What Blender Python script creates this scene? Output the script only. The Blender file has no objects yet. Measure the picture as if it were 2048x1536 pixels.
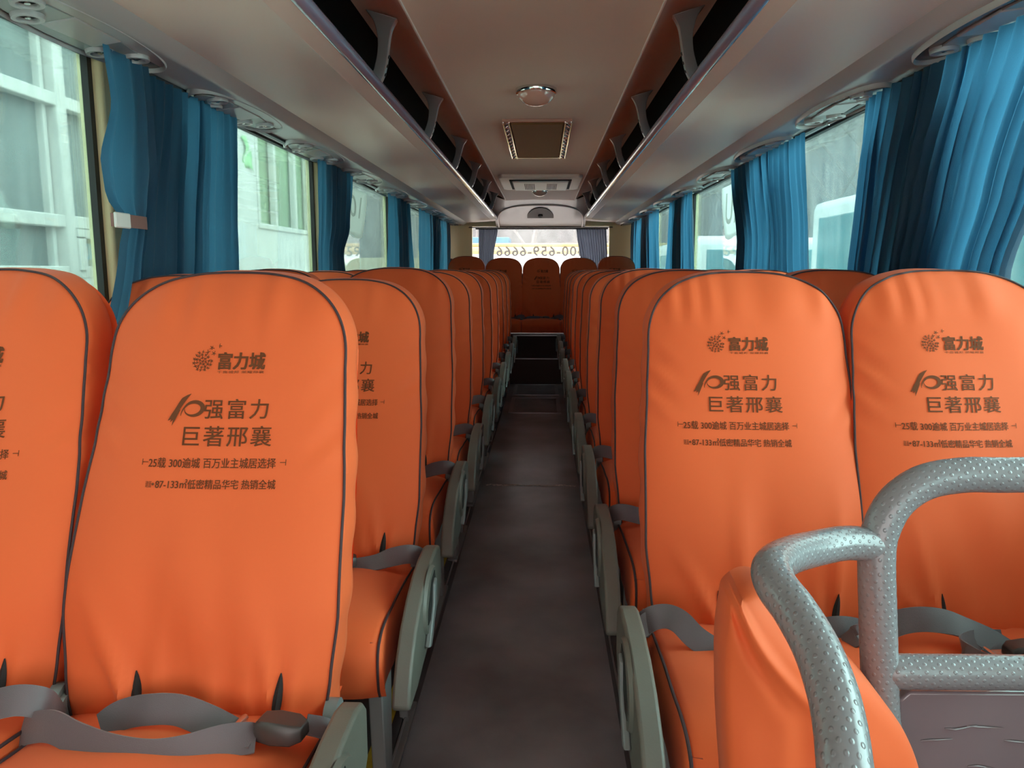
import bpy, bmesh, math, random
from mathutils import Vector, Matrix, noise
PI = math.pi
C = bpy.context.scene.collection
SC = bpy.context.scene
random.seed(7)

# ------------------------------------------------------------------ camera, sky, exposure
EYE = 1.26                      # eye height above the aisle floor
cam_d = bpy.data.cameras.new('camera'); cam_d.lens = 27.04; cam_d.sensor_width = 36
cam_d.clip_start = 0.05; cam_d.clip_end = 300
cam = bpy.data.objects.new('camera', cam_d); C.objects.link(cam)
cam.location = (0, 0, EYE)
cam.rotation_euler = (math.radians(90 - 8.43), 0, math.radians(2.27))
SC.camera = cam
world = bpy.data.worlds.new('world'); SC.world = world; world.use_nodes = True
bg = world.node_tree.nodes['Background']
bg.inputs[0].default_value = (1.0, 0.90, 0.84, 1); bg.inputs[1].default_value = 4.8
SC.view_settings.view_transform = 'Standard'; SC.view_settings.look = 'None'
SC.view_settings.gamma = 1; SC.view_settings.use_curve_mapping = False
SC.view_settings.exposure = 1.42
SC.cycles.max_bounces = 10; SC.cycles.diffuse_bounces = 6; SC.cycles.transparent_max_bounces = 16
SC.cycles.caustics_reflective = False; SC.cycles.caustics_refractive = False
SC.cycles.sample_clamp_indirect = 6

# ------------------------------------------------------------------ materials
def newmat(name):
    m = bpy.data.materials.new(name); m.use_nodes = True
    nt = m.node_tree; b = nt.nodes['Principled BSDF']
    return m, nt, b
def mat(name, col, rough=0.5, metal=0.0, bump=0.0, bscale=40.0, spec=0.5, var=0.0, vscale=3.0, coat=0.0, sheen=0.0, stretch=None):
    m, nt, b = newmat(name)
    b.inputs['Base Color'].default_value = (*col, 1); b.inputs['Roughness'].default_value = rough
    b.inputs['Metallic'].default_value = metal; b.inputs['Specular IOR Level'].default_value = spec
    b.inputs['Coat Weight'].default_value = coat; b.inputs['Sheen Weight'].default_value = sheen
    tc = nt.nodes.new('ShaderNodeTexCoord')
    src = tc.outputs['Object']
    if stretch:
        mp = nt.nodes.new('ShaderNodeMapping'); mp.inputs['Scale'].default_value = stretch
        nt.links.new(src, mp.inputs[0]); src = mp.outputs[0]
    if bump > 0:
        n = nt.nodes.new('ShaderNodeTexNoise'); n.inputs['Scale'].default_value = bscale; n.inputs['Detail'].default_value = 3
        bp = nt.nodes.new('ShaderNodeBump'); bp.inputs['Strength'].default_value = bump; bp.inputs['Distance'].default_value = 0.01
        nt.links.new(src, n.inputs[0]); nt.links.new(n.outputs[0], bp.inputs['Height']); nt.links.new(bp.outputs[0], b.inputs['Normal'])
    if var > 0:
        n = nt.nodes.new('ShaderNodeTexNoise'); n.inputs['Scale'].default_value = vscale; n.inputs['Detail'].default_value = 5
        mr = nt.nodes.new('ShaderNodeMapRange'); mr.inputs[1].default_value = 0.3; mr.inputs[2].default_value = 0.7
        mr.inputs[3].default_value = 1 - var; mr.inputs[4].default_value = 1 + var
        mx = nt.nodes.new('ShaderNodeVectorMath'); mx.operation = 'SCALE'; mx.inputs[0].default_value = col
        nt.links.new(src, n.inputs[0]); nt.links.new(n.outputs[0], mr.inputs[0]); nt.links.new(mr.outputs[0], mx.inputs['Scale'])
        nt.links.new(mx.outputs[0], b.inputs['Base Color'])
    return m
def glass(name, tint, haze=0.0, gloss=0.08):
    m = bpy.data.materials.new(name); m.use_nodes = True; nt = m.node_tree; nt.nodes.clear()
    out = nt.nodes.new('ShaderNodeOutputMaterial'); tr = nt.nodes.new('ShaderNodeBsdfTransparent'); tr.inputs[0].default_value = (*tint, 1)
    gl = nt.nodes.new('ShaderNodeBsdfGlossy'); gl.inputs['Roughness'].default_value = 0.02
    lw = nt.nodes.new('ShaderNodeFresnel'); lw.inputs[0].default_value = 1.45
    ml = nt.nodes.new('ShaderNodeMath'); ml.operation = 'MULTIPLY'; ml.inputs[1].default_value = gloss * 10
    mx = nt.nodes.new('ShaderNodeMixShader')
    nt.links.new(lw.outputs[0], ml.inputs[0]); nt.links.new(ml.outputs[0], mx.inputs[0])
    nt.links.new(tr.outputs[0], mx.inputs[1]); nt.links.new(gl.outputs[0], mx.inputs[2])
    last = mx
    if haze > 0:
        tl = nt.nodes.new('ShaderNodeBsdfTranslucent'); tl.inputs[0].default_value = (0.8, 0.95, 0.92, 1)
        mx2 = nt.nodes.new('ShaderNodeMixShader')
        tc = nt.nodes.new('ShaderNodeTexCoord'); mp = nt.nodes.new('ShaderNodeMapping'); mp.inputs['Scale'].default_value = (3, 9, 0.7)
        n = nt.nodes.new('ShaderNodeTexNoise'); n.inputs['Scale'].default_value = 2.0; n.inputs['Detail'].default_value = 6
        mr = nt.nodes.new('ShaderNodeMapRange'); mr.inputs[1].default_value = 0.35; mr.inputs[2].default_value = 0.75
        mr.inputs[3].default_value = haze * 0.3; mr.inputs[4].default_value = haze * 1.8
        nt.links.new(tc.outputs['Object'], mp.inputs[0]); nt.links.new(mp.outputs[0], n.inputs[0]); nt.links.new(n.outputs[0], mr.inputs[0])
        nt.links.new(mr.outputs[0], mx2.inputs[0]); nt.links.new(mx.outputs[0], mx2.inputs[1]); nt.links.new(tl.outputs[0], mx2.inputs[2])
        last = mx2
    nt.links.new(last.outputs[0], out.inputs[0])
    return m
def cloth(name, col, tcol, mix=0.5, scale=900.0):
    m = bpy.data.materials.new(name); m.use_nodes = True; nt = m.node_tree; nt.nodes.clear()
    out = nt.nodes.new('ShaderNodeOutputMaterial'); d = nt.nodes.new('ShaderNodeBsdfPrincipled'); t = nt.nodes.new('ShaderNodeBsdfTranslucent')
    d.inputs['Base Color'].default_value = (*col, 1); d.inputs['Roughness'].default_value = 0.6; d.inputs['Sheen Weight'].default_value = 0.2
    t.inputs[0].default_value = (*tcol, 1)
    mx = nt.nodes.new('ShaderNodeMixShader'); mx.inputs[0].default_value = mix
    tc = nt.nodes.new('ShaderNodeTexCoord'); mp = nt.nodes.new('ShaderNodeMapping'); mp.inputs['Scale'].default_value = (1, 1, 0.25)
    n = nt.nodes.new('ShaderNodeTexNoise'); n.inputs['Scale'].default_value = scale; n.inputs['Detail'].default_value = 2
    bp = nt.nodes.new('ShaderNodeBump'); bp.inputs['Strength'].default_value = 0.35; bp.inputs['Distance'].default_value = 0.002
    nt.links.new(tc.outputs['Object'], mp.inputs[0]); nt.links.new(mp.outputs[0], n.inputs[0]); nt.links.new(n.outputs[0], bp.inputs['Height'])
    nt.links.new(bp.outputs[0], d.inputs['Normal']); nt.links.new(bp.outputs[0], t.inputs['Normal'])
    nt.links.new(d.outputs[0], mx.inputs[1]); nt.links.new(t.outputs[0], mx.inputs[2]); nt.links.new(mx.outputs[0], out.inputs[0])
    return m
def foam_mat():
    m, nt, b = newmat('dimpled_foam_sleeve')
    b.inputs['Base Color'].default_value = (0.235, 0.225, 0.24, 1); b.inputs['Roughness'].default_value = 0.22; b.inputs['Specular IOR Level'].default_value = 0.6
    uv = nt.nodes.new('ShaderNodeUVMap'); sp = nt.nodes.new('ShaderNodeSeparateXYZ'); nt.links.new(uv.outputs[0], sp.inputs[0])
    def M(op, a, bb=None):
        n = nt.nodes.new('ShaderNodeMath'); n.operation = op
        for i, x in enumerate((a, bb)):
            if x is None: continue
            if isinstance(x, (int, float)): n.inputs[i].default_value = x
            else: nt.links.new(x, n.inputs[i])
        return n.outputs[0]
    v = sp.outputs[1]; row = M('FLOOR', v); par = M('MULTIPLY', M('MODULO', row, 2.0), 0.5)
    fu = M('SUBTRACT', M('FRACT', M('ADD', sp.outputs[0], par)), 0.5); fv = M('SUBTRACT', M('FRACT', v), 0.5)
    fv = M('MULTIPLY', fv, 0.8)
    r = M('SQRT', M('ADD', M('MULTIPLY', fu, fu), M('MULTIPLY', fv, fv)))
    h = nt.nodes.new('ShaderNodeMapRange'); h.interpolation_type = 'SMOOTHSTEP'
    h.inputs[1].default_value = 0.10; h.inputs[2].default_value = 0.26; nt.links.new(r, h.inputs[0])
    bp = nt.nodes.new('ShaderNodeBump'); bp.inputs['Strength'].default_value = 0.65; bp.inputs['Distance'].default_value = 0.0009
    nt.links.new(h.outputs[0], bp.inputs['Height']); nt.links.new(bp.outputs[0], b.inputs['Normal'])
    return m

M_orange = mat('orange_cover_fabric', (0.84, 0.138, 0.040), 0.62, bump=0.06, bscale=14, sheen=0.05, spec=0.2)
M_piping = mat('dark_brown_piping', (0.05, 0.025, 0.03), 0.7)
M_print = mat('dark_brown_print', (0.16, 0.045, 0.015), 0.7, spec=0.2)
M_slit = mat('black_slit_edging', (0.018, 0.012, 0.012), 0.8)
M_arm = mat('grey_green_plastic', (0.145, 0.138, 0.118), 0.5, bump=0.04, bscale=300, var=0.06, vscale=9)
M_leg = mat('grey_painted_steel', (0.22, 0.21, 0.21), 0.45)
M_lever = mat('light_grey_plastic', (0.20, 0.21, 0.21), 0.35)
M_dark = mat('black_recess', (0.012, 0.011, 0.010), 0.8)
M_belt = mat('grey_webbing', (0.12, 0.09, 0.10), 0.45, bump=0.15, bscale=700, sheen=0.25)
M_buckle = mat('dark_brown_plastic', (0.055, 0.04, 0.038), 0.38)
M_metal = mat('polished_metal', (0.6, 0.6, 0.6), 0.25, 1.0)
M_aisle = mat('worn_grey_vinyl', (0.30, 0.295, 0.315), 0.32, bump=0.04, bscale=260, var=0.38, vscale=2.6, spec=0.8)
M_plat = mat('dark_platform_vinyl', (0.06, 0.055, 0.055), 0.6, var=0.2, vscale=6)
M_step = mat('dark_step_carpet', (0.10, 0.07, 0.065), 0.8, bump=0.2, bscale=300)
M_trimm = mat('aluminium_edge_strip', (0.42, 0.41, 0.42), 0.3, 0.6)
M_edge = mat('dark_rubber_edge', (0.05, 0.047, 0.05), 0.4)
M_yellow = mat('yellow_warning_stripe', (0.62, 0.46, 0.04), 0.6, var=0.25, vscale=20)
M_ceil = mat('brownish_ceiling_fabric', (0.76, 0.53, 0.42), 0.65, bump=0.02, bscale=200)
M_rack = mat('warm_grey_rack_panel', (0.78, 0.63, 0.55), 0.42, bump=0.03, bscale=9)
M_lip = mat('violet_grey_glossy_lip', (0.26, 0.25, 0.36), 0.16, coat=0.5)
M_rackin = mat('black_rack_lining', (0.012, 0.014, 0.013), 0.9)
M_bracket = mat('silver_grey_bracket', (0.50, 0.52, 0.51), 0.25, 0.5)
M_panel = mat('grey_service_panel', (0.42, 0.42, 0.42), 0.30)
M_panel_in = mat('grey_green_service_insert', (0.30, 0.33, 0.32), 0.25)
M_recess_shade = mat('dark_brown_recess_shade', (0.10, 0.075, 0.065), 0.25)  # shade of the outlet recess put into a dark colour
M_cream = mat('cream_painted_pillar', (0.80, 0.72, 0.40), 0.5)
M_gasket = mat('black_rubber_gasket', (0.015, 0.015, 0.015), 0.5)
M_wall = mat('grey_side_lining', (0.22, 0.21, 0.20), 0.7)
M_glassL = glass('tinted_side_glass', (0.74, 0.95, 0.93), haze=0.03)
M_glassR = glass('tinted_side_glass_clean', (0.72, 0.96, 0.97), haze=0.02)
M_glassC = glass('lightly_tinted_rear_glass', (0.84, 0.86, 0.89), haze=0.03)
M_glassF = glass('windscreen_glass', (0.56, 0.57, 0.58), haze=0.0)
M_curtain = cloth('blue_curtain_cloth', (0.022, 0.085, 0.155), (0.055, 0.20, 0.34), 0.55)
M_curtainB = cloth('navy_rear_curtain', (0.07, 0.085, 0.13), (0.20, 0.23, 0.30), 0.55)
M_rail = mat('dark_curtain_rail', (0.03, 0.04, 0.045), 0.4)
M_foam = foam_mat()
M_board = mat('mauve_film_wrapped_board', (0.22, 0.165, 0.18), 0.12, bump=0.35, bscale=9, coat=0.6, var=0.12, vscale=4)
M_lampshell = mat('pinkish_lens', (0.62, 0.33, 0.26), 0.12, coat=0.8)
M_chrome = mat('chrome', (0.75, 0.7, 0.66), 0.1, 1.0)
M_hatch = mat('brown_hatch_cover', (0.20, 0.085, 0.02), 0.65, bump=0.05, bscale=12)
M_white = mat('white_plastic', (0.75, 0.73, 0.68), 0.4)
M_paper = mat('pale_card', (0.55, 0.50, 0.42), 0.6)
M_strapb = mat('brown_strap', (0.24, 0.12, 0.10), 0.6)
M_rearp = mat('pale_rear_bulkhead', (0.62, 0.54, 0.48), 0.45)
# outdoors
M_plaster = mat('white_plaster', (0.50, 0.52, 0.51), 0.9, var=0.05, vscale=2)
M_frame = mat('white_window_frame', (0.50, 0.52, 0.50), 0.5, var=0.08, vscale=5)
M_bglass = mat('teal_building_glass', (0.15, 0.19, 0.19), 0.5, var=0.35, vscale=0.6, spec=0.3)
M_bglass2 = mat('green_yellow_building_glass', (0.22, 0.32, 0.20), 0.2, var=0.15, vscale=1.0)
M_green = mat('pale_green_sticker', (0.25, 0.52, 0.26), 0.6)
M_ground = mat('grey_yard_paving', (0.52, 0.50, 0.48), 0.9, var=0.15, vscale=0.8)
M_buswhite = mat('white_bus_paint', (0.58, 0.60, 0.60), 0.3)
M_busglass = mat('teal_bus_glass', (0.05, 0.20, 0.23), 0.25, var=0.3, vscale=0.7)
M_yel = mat('yellow_bus_paint', (0.26, 0.19, 0.07), 0.5)
M_blue = mat('light_blue_sheet', (0.05, 0.14, 0.20), 0.5)
M_blue2 = mat('blue_reflection_paint', (0.12, 0.34, 0.48), 0.6)
M_bark = mat('pale_grey_bark', (0.16, 0.155, 0.15), 0.9)
M_black = mat('black_rubber', (0.02, 0.02, 0.02), 0.7)
M_sticker = cloth('white_sticker_film', (0.8, 0.8, 0.78), (0.85, 0.85, 0.83), 0.75)
M_sticktext = cloth('grey_sticker_print', (0.42, 0.42, 0.40), (0.30, 0.30, 0.29), 0.6)
M_sticktext2 = cloth('faint_sticker_print', (0.6, 0.6, 0.58), (0.62, 0.62, 0.6), 0.75)
M_beige = mat('beige_reflection_paint', (0.50, 0.42, 0.32), 0.8)
M_creamb = mat('cream_building_paint', (0.26, 0.24, 0.18), 0.8, var=0.06)

# ------------------------------------------------------------------ mesh helpers
class MB:
    def __init__(s): s.v = []; s.f = []; s.uv = None
    def add(s, vs, fs):
        o = len(s.v); s.v += [tuple(p) for p in vs]; s.f += [tuple(i + o for i in f) for f in fs]; return s
    def box(s, x0, x1, y0, y1, z0, z1):
        v = [(x0,y0,z0),(x1,y0,z0),(x1,y1,z0),(x0,y1,z0),(x0,y0,z1),(x1,y0,z1),(x1,y1,z1),(x0,y1,z1)]
        return s.add(v, [(0,3,2,1),(4,5,6,7),(0,1,5,4),(1,2,6,5),(2,3,7,6),(3,0,4,7)])
    def grid(s, P, closed_u=False):
        """P: rows of points"""
        n = len(P); m = len(P[0]); vs = [p for r in P for p in r]; fs = []
        for i in range(n - 1):
            for j in range(m if closed_u else m - 1):
                k = (j + 1) % m
                fs.append((i*m+j, i*m+k, (i+1)*m+k, (i+1)*m+j))
        return s.add(vs, fs)
    def tube(s, pts, r, n=8, cap=True, closed=False):
        pts = [Vector(p) for p in pts]; rings = []; N = len(pts)
        rr = r if isinstance(r, (list, tuple)) else [r] * N
        up = None
        for i, p in enumerate(pts):
            if closed: t = (pts[(i+1) % N] - pts[i-1])
            else: t = pts[min(i+1, N-1)] - pts[max(i-1, 0)]
            t.normalize()
            if up is None:
                up = Vector((0,0,1)) if abs(t.z) < 0.9 else Vector((0,1,0))
            a = t.cross(up)
            if a.length < 1e-5: a = t.cross(Vector((1,0,0)))
            a.normalize(); b = a.cross(t).normalized(); up = b
            rings.append([p + (a*math.cos(2*PI*k/n) + b*math.sin(2*PI*k/n))*rr[i] for k in range(n)])
        if closed: rings.append(rings[0])
        o = len(s.v); s.grid(rings, True)
        if cap and not closed:
            s.f.append(tuple(o + k for k in range(n))[::-1]); s.f.append(tuple(o + (N-1)*n + k for k in range(n)))
        return s
    def prism(s, poly, axis, a, b):
        """poly of 2D points extruded along axis between a and b"""
        def mk(p, t):
            return (t, p[0], p[1]) if axis == 'x' else (p[0], t, p[1]) if axis == 'y' else (p[0], p[1], t)
        n = len(poly); vs = [mk(p, a) for p in poly] + [mk(p, b) for p in poly]
        fs = [tuple(range(n))[::-1], tuple(range(n, 2*n))] + [(i, (i+1) % n, n+(i+1) % n, n+i) for i in range(n)]
        return s.add(vs, fs)
    def build(s, name, m, parent=None, smooth=True, bevel=0.0, seg=2, ang=40, loc=None, recalc=True):
        me = bpy.data.meshes.new(name); me.from_pydata([tuple(v) for v in s.v], [], s.f); me.validate()
        bm = bmesh.new(); bm.from_mesh(me)
        bmesh.ops.remove_doubles(bm, verts=bm.verts, dist=1e-5)
        if recalc: bmesh.ops.recalc_face_normals(bm, faces=bm.faces)
        bm.to_mesh(me); bm.free()
        if m is not None: me.materials.append(m)
        o = bpy.data.objects.new(name, me); C.objects.link(o)
        if parent is not None: o.parent = parent
        if loc is not None: o.location = loc
        if bevel > 0:
            md = o.modifiers.new('bevel', 'BEVEL'); md.width = bevel; md.segments = seg; md.limit_method = 'ANGLE'; md.angle_limit = math.radians(ang)
        if smooth:
            me.shade_smooth()
            try: me.set_sharp_from_angle(angle=math.radians(ang))
            except Exception: pass
        return o
def tag(o, label=None, cat=None, group=None, kind=None):
    if label: o['label'] = label
    if cat: o['category'] = cat
    if group: o['group'] = group
    if kind: o['kind'] = kind
    return o
def empty(name, loc=(0,0,0)):
    o = bpy.data.objects.new(name, None); C.objects.link(o); o.location = loc; o.empty_display_size = 0.1
    return o
KIDS = {}
def copy_tree(o, parent=None):
    c = o.copy(); C.objects.link(c)
    if parent is not None:
        c.parent = parent
    for ch in o.children: copy_tree(ch, c)
    return c
def cat(pts, n):
    """Catmull-Rom through pts (tuples), n samples per span"""
    P = [Vector(p) for p in pts]; P = [P[0]*2 - P[1]] + P + [P[-1]*2 - P[-2]]; out = []
    for i in range(1, len(P) - 2):
        a, b, c, d = P[i-1], P[i], P[i+1], P[i+2]
        for k in range(n):
            t = k / n
            out.append(0.5*((2*b) + (c-a)*t + (2*a-5*b+4*c-d)*t*t + (3*b-a-3*c+d)*t*t*t))
    out.append(P[-2]); return out
def lerp_tab(tab, x):
    if x <= tab[0][0]: return tab[0][1]
    for (a, va), (b, vb) in zip(tab, tab[1:]):
        if x <= b:
            t = (x - a)/(b - a); t = t*t*(3 - 2*t)*0.5 + t*0.5
            return va + (vb - va)*t
    return tab[-1][1]
def fix_text(me, maxlen):
    bm = bmesh.new(); bm.from_mesh(me); bmesh.ops.remove_doubles(bm, verts=bm.verts, dist=1e-6)
    bmesh.ops.triangulate(bm, faces=bm.faces)
    for _ in range(2):
        e = [e for e in bm.edges if e.calc_length() > maxlen]
        if e: bmesh.ops.subdivide_edges(bm, edges=e, cuts=1)
    bmesh.ops.triangulate(bm, faces=bm.faces)
    bm.to_mesh(me); bm.free()
def text_mesh(body, height, bold=0.0, space=1.0):
    """flat mesh of the characters, cap height `height`, lower left at the origin; x right, y up"""
    c = bpy.data.curves.new('txt', 'FONT'); c.body = body; c.size = 1; c.offset = bold; c.space_character = space; c.resolution_u = 3
    o = bpy.data.objects.new('txt', c); C.objects.link(o)
    dg = bpy.context.evaluated_depsgraph_get(); me = bpy.data.meshes.new_from_object(o.evaluated_get(dg))
    bpy.data.objects.remove(o); bpy.data.curves.remove(c)
    xs = [v.co.x for v in me.vertices]; ys = [v.co.y for v in me.vertices]
    x0, y0, y1 = min(xs), min(ys), max(ys); s = height/(y1 - y0)
    for v in me.vertices: v.co = ((v.co.x - x0)*s, (v.co.y - y0)*s, 0)
    w = (max(xs) - x0)*s
    fix_text(me, height*0.35 if height > 0.02 else 1.0)
    V = [tuple(v.co) for v in me.vertices]; F = [tuple(p.vertices) for p in me.polygons]
    bpy.data.meshes.remove(me)
    return V, F, w
# ------------------------------------------------------------------ seat
SLIT = (-0.085, 0.145)
def W_of(z):
    return lerp_tab([(0.44, 0.218), (0.52, 0.228), (0.62, 0.238), (0.80, 0.235), (0.92, 0.227), (1.04, 0.220)], z)
ZC, RT, ZT, ZB = 1.02, 0.175, 1.195, 0.445
FOLDS = {0: [(-0.22,-0.075,.012,.022,.26),(-0.14,-0.095,.006,.012,.16),(-0.03,0.035,.010,.016,.36),(0.045,0.05,.006,.010,.20),(0.10,0.145,.009,.015,.25),(0.19,0.15,.007,.013,.14),(-0.02,-0.07,.006,.02,.42),(0.07,0.10,.005,.02,.36)],
         1: [(-0.16,-0.09,.010,.016,.30),(-0.06,-0.03,.007,.015,.22),(0.03,0.02,.009,.02,.34),(0.12,0.14,.010,.014,.28),(0.20,0.15,.006,.012,.18),(-0.21,-0.10,.006,.012,.15)],
         2: [(-0.19,-0.08,.009,.016,.20),(-0.03,-0.05,.010,.018,.40),(0.05,0.06,.007,.014,.26),(0.17,0.145,.011,.016,.33),(0.10,0.12,.006,.012,.16)]}
def front_y(x, z, var=0):
    zz = max(0.0, (z - 0.47)/0.72); w = W_of(min(z, ZC))
    y = 0.262*zz**1.12 - 0.020*math.exp(-((z - 0.66)/0.13)**2)
    s = min(1.0, abs(x)/w)
    y += 0.026*s**4 + 0.006*s*s
    if z > 1.08: y += 1.6*(z - 1.08)**2 + 0.02*((z-1.08)/.115)**3
    # gathers fanning up from the lower edge
    for (xt, xb, a, wd, hgt) in FOLDS[var]:
        t = (z - ZB)/hgt
        if 0 <= t < 1:
            xc = xb + (xt - xb)*t; ww = wd*(0.55 + 0.9*t)
            y -= 2.1*a*math.exp(-((x - xc)/ww)**2)*min(1, t*5 + .35)*(1 - t)**1.3
    # slits pull the cloth in
    for xs in SLIT:
        y += 0.012*math.exp(-((x - xs)/0.014)**2 - ((z - ZB)/0.075)**2)
    # side puckers
    for (sx, zz0, a) in ((-1, 0.93, .006), (1, 0.90, .007), (1, 0.99, .004), (-1, 0.99, .004)):
        k = (x*sx - (w - 0.03))/0.03
        if k > -1.6: y += a*.5*math.exp(-k*k)*math.sin((z - zz0 + 0.5*(w - x*sx))*95)*math.exp(-((z - zz0)/0.07)**2)
    if z > 1.07: y += 0.0032*math.sin(x*95 + var*2 + 3*math.sin(x*17 + var))*min(1, (z - 1.07)/0.06)
    y += 0.010*math.exp(-((x + .05 - var*.04 + (z - .6)*.35)/.05)**2)*math.exp(-((z - .62)/.11)**2)
    y += 0.009*noise.noise(Vector((x*5 + var*7, z*3.5, var*3.1)))
    return y
def seat_outline(phi):
    s = math.sin(phi); c = abs(math.cos(phi)); p = 2/2.7
    return math.copysign(abs(s)**p, s), ZC + RT*c**p
def make_back(parent, var):
    nc, nr = 56, 60
    phis = [-PI/2 + PI*i/nc for i in range(nc + 1)]
    def pt(phi, t, dy=0, ex=0.0, smooth=False):
        s, zt = seat_outline(phi)
        z = ZB + t*(zt - ZB); w = W_of(min(z, ZC))*s
        return w, z
    rows = []
    for j in range(nr + 1):
        t = j/nr; r = []
        for ph in phis:
            x, z = pt(ph, t); r.append(Vector((x, front_y(x, z, var), z)))
        rows.append(r)
    mb = MB(); mb.grid(rows)
    loop = [rows[j][0] for j in range(nr + 1)] + rows[nr][1:-1] + [rows[j][nc] for j in range(nr, -1, -1)]
    # side band towards the back of the shell
    cen = Vector((0, 0, 0.83)); K = 6; bands = []
    for k in range(K + 1):
        q = k/K; b = []
        for p in loop:
            d = Vector((p.x, 0, (p.z - 0.95) if p.z > 0.95 else 0))
            if d.length > 0: d.normalize()
            ex = 0.004*math.sin(PI*min(q, .6)/1.2*1.0) + 0.004*math.sin(p.z*60 + p.x*30)*math.sin(PI*q)*(0.6 if p.z < 1.0 else 0.3)
            if k >= K - 1: ex -= 0.012*(k - K + 2)
            b.append(Vector((p.x + d.x*ex, p.y + 0.115*q, p.z + d.z*ex)))
        bands.append(b)
    mb.grid(bands)
    # back face
    br = []
    for j in range(0, nr + 1, 4):
        t = j/nr; r = []
        for ph in phis:
            x, z = pt(ph, t); q = 1 - 0.0
            xx = x*(1 - 0.02); edge = 1 if ph in (phis[0], phis[-1]) or j == nr else 0
            r.append(Vector((xx, front_y(x, z, var) + 0.115 + 0.02*math.cos(ph)*min(1, (1 - t)*6) , z - (0.012 if j == nr else 0))))
        br.append(r)
    mb.grid(br)
    # bottom closing
    mb.grid([[rows[0][i] for i in range(nc + 1)], [rows[0][i] + Vector((0, 0.05, -0.012)) for i in range(nc + 1)], [rows[0][i] + Vector((0, 0.115, 0)) for i in range(nc + 1)]])
    o = mb.build('backrest', M_orange, parent, recalc=True, ang=60)
    # piping
    path = [p + Vector((0, -0.001, 0)) for p in loop[::1]]
    MB().tube(path, 0.0026, 7).build('piping', M_piping, o)
    # slits
    for xs in SLIT:
        sm = MB(); A = []; B = []
        for i in range(9):
            z = ZB + 0.024 + 0.070*i/8; w = 0.0062*math.sin(PI*(0.18 + 0.82*i/8))**0.8 + 0.0008
            lean = 0.012*(1 if xs > 0 else -1)*(i/8)
            for L, sgn in ((A, -1), (B, 1)):
                x = xs + lean*0.6 + sgn*w; L.append((x, front_y(x, z, var) - 0.0018, z))
        Cc = [((a[0]+b[0])/2, min(a[1], b[1]) - 0.0022, a[2]) for a, b in zip(A, B)]
        sm.grid([A, Cc, B]); sm.build('slit', M_slit, o, recalc=False)
    # lettering
    for o2 in lettering(var): o2.parent = o
    return o
PXO = 0.0
def px(u): return (u - 455)*0.000900 + PXO
def pz(v):
    Yp = 1.44 - (v - 600)*0.00021
    return 1.20 - (v - 540)*Yp/1555
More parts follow.
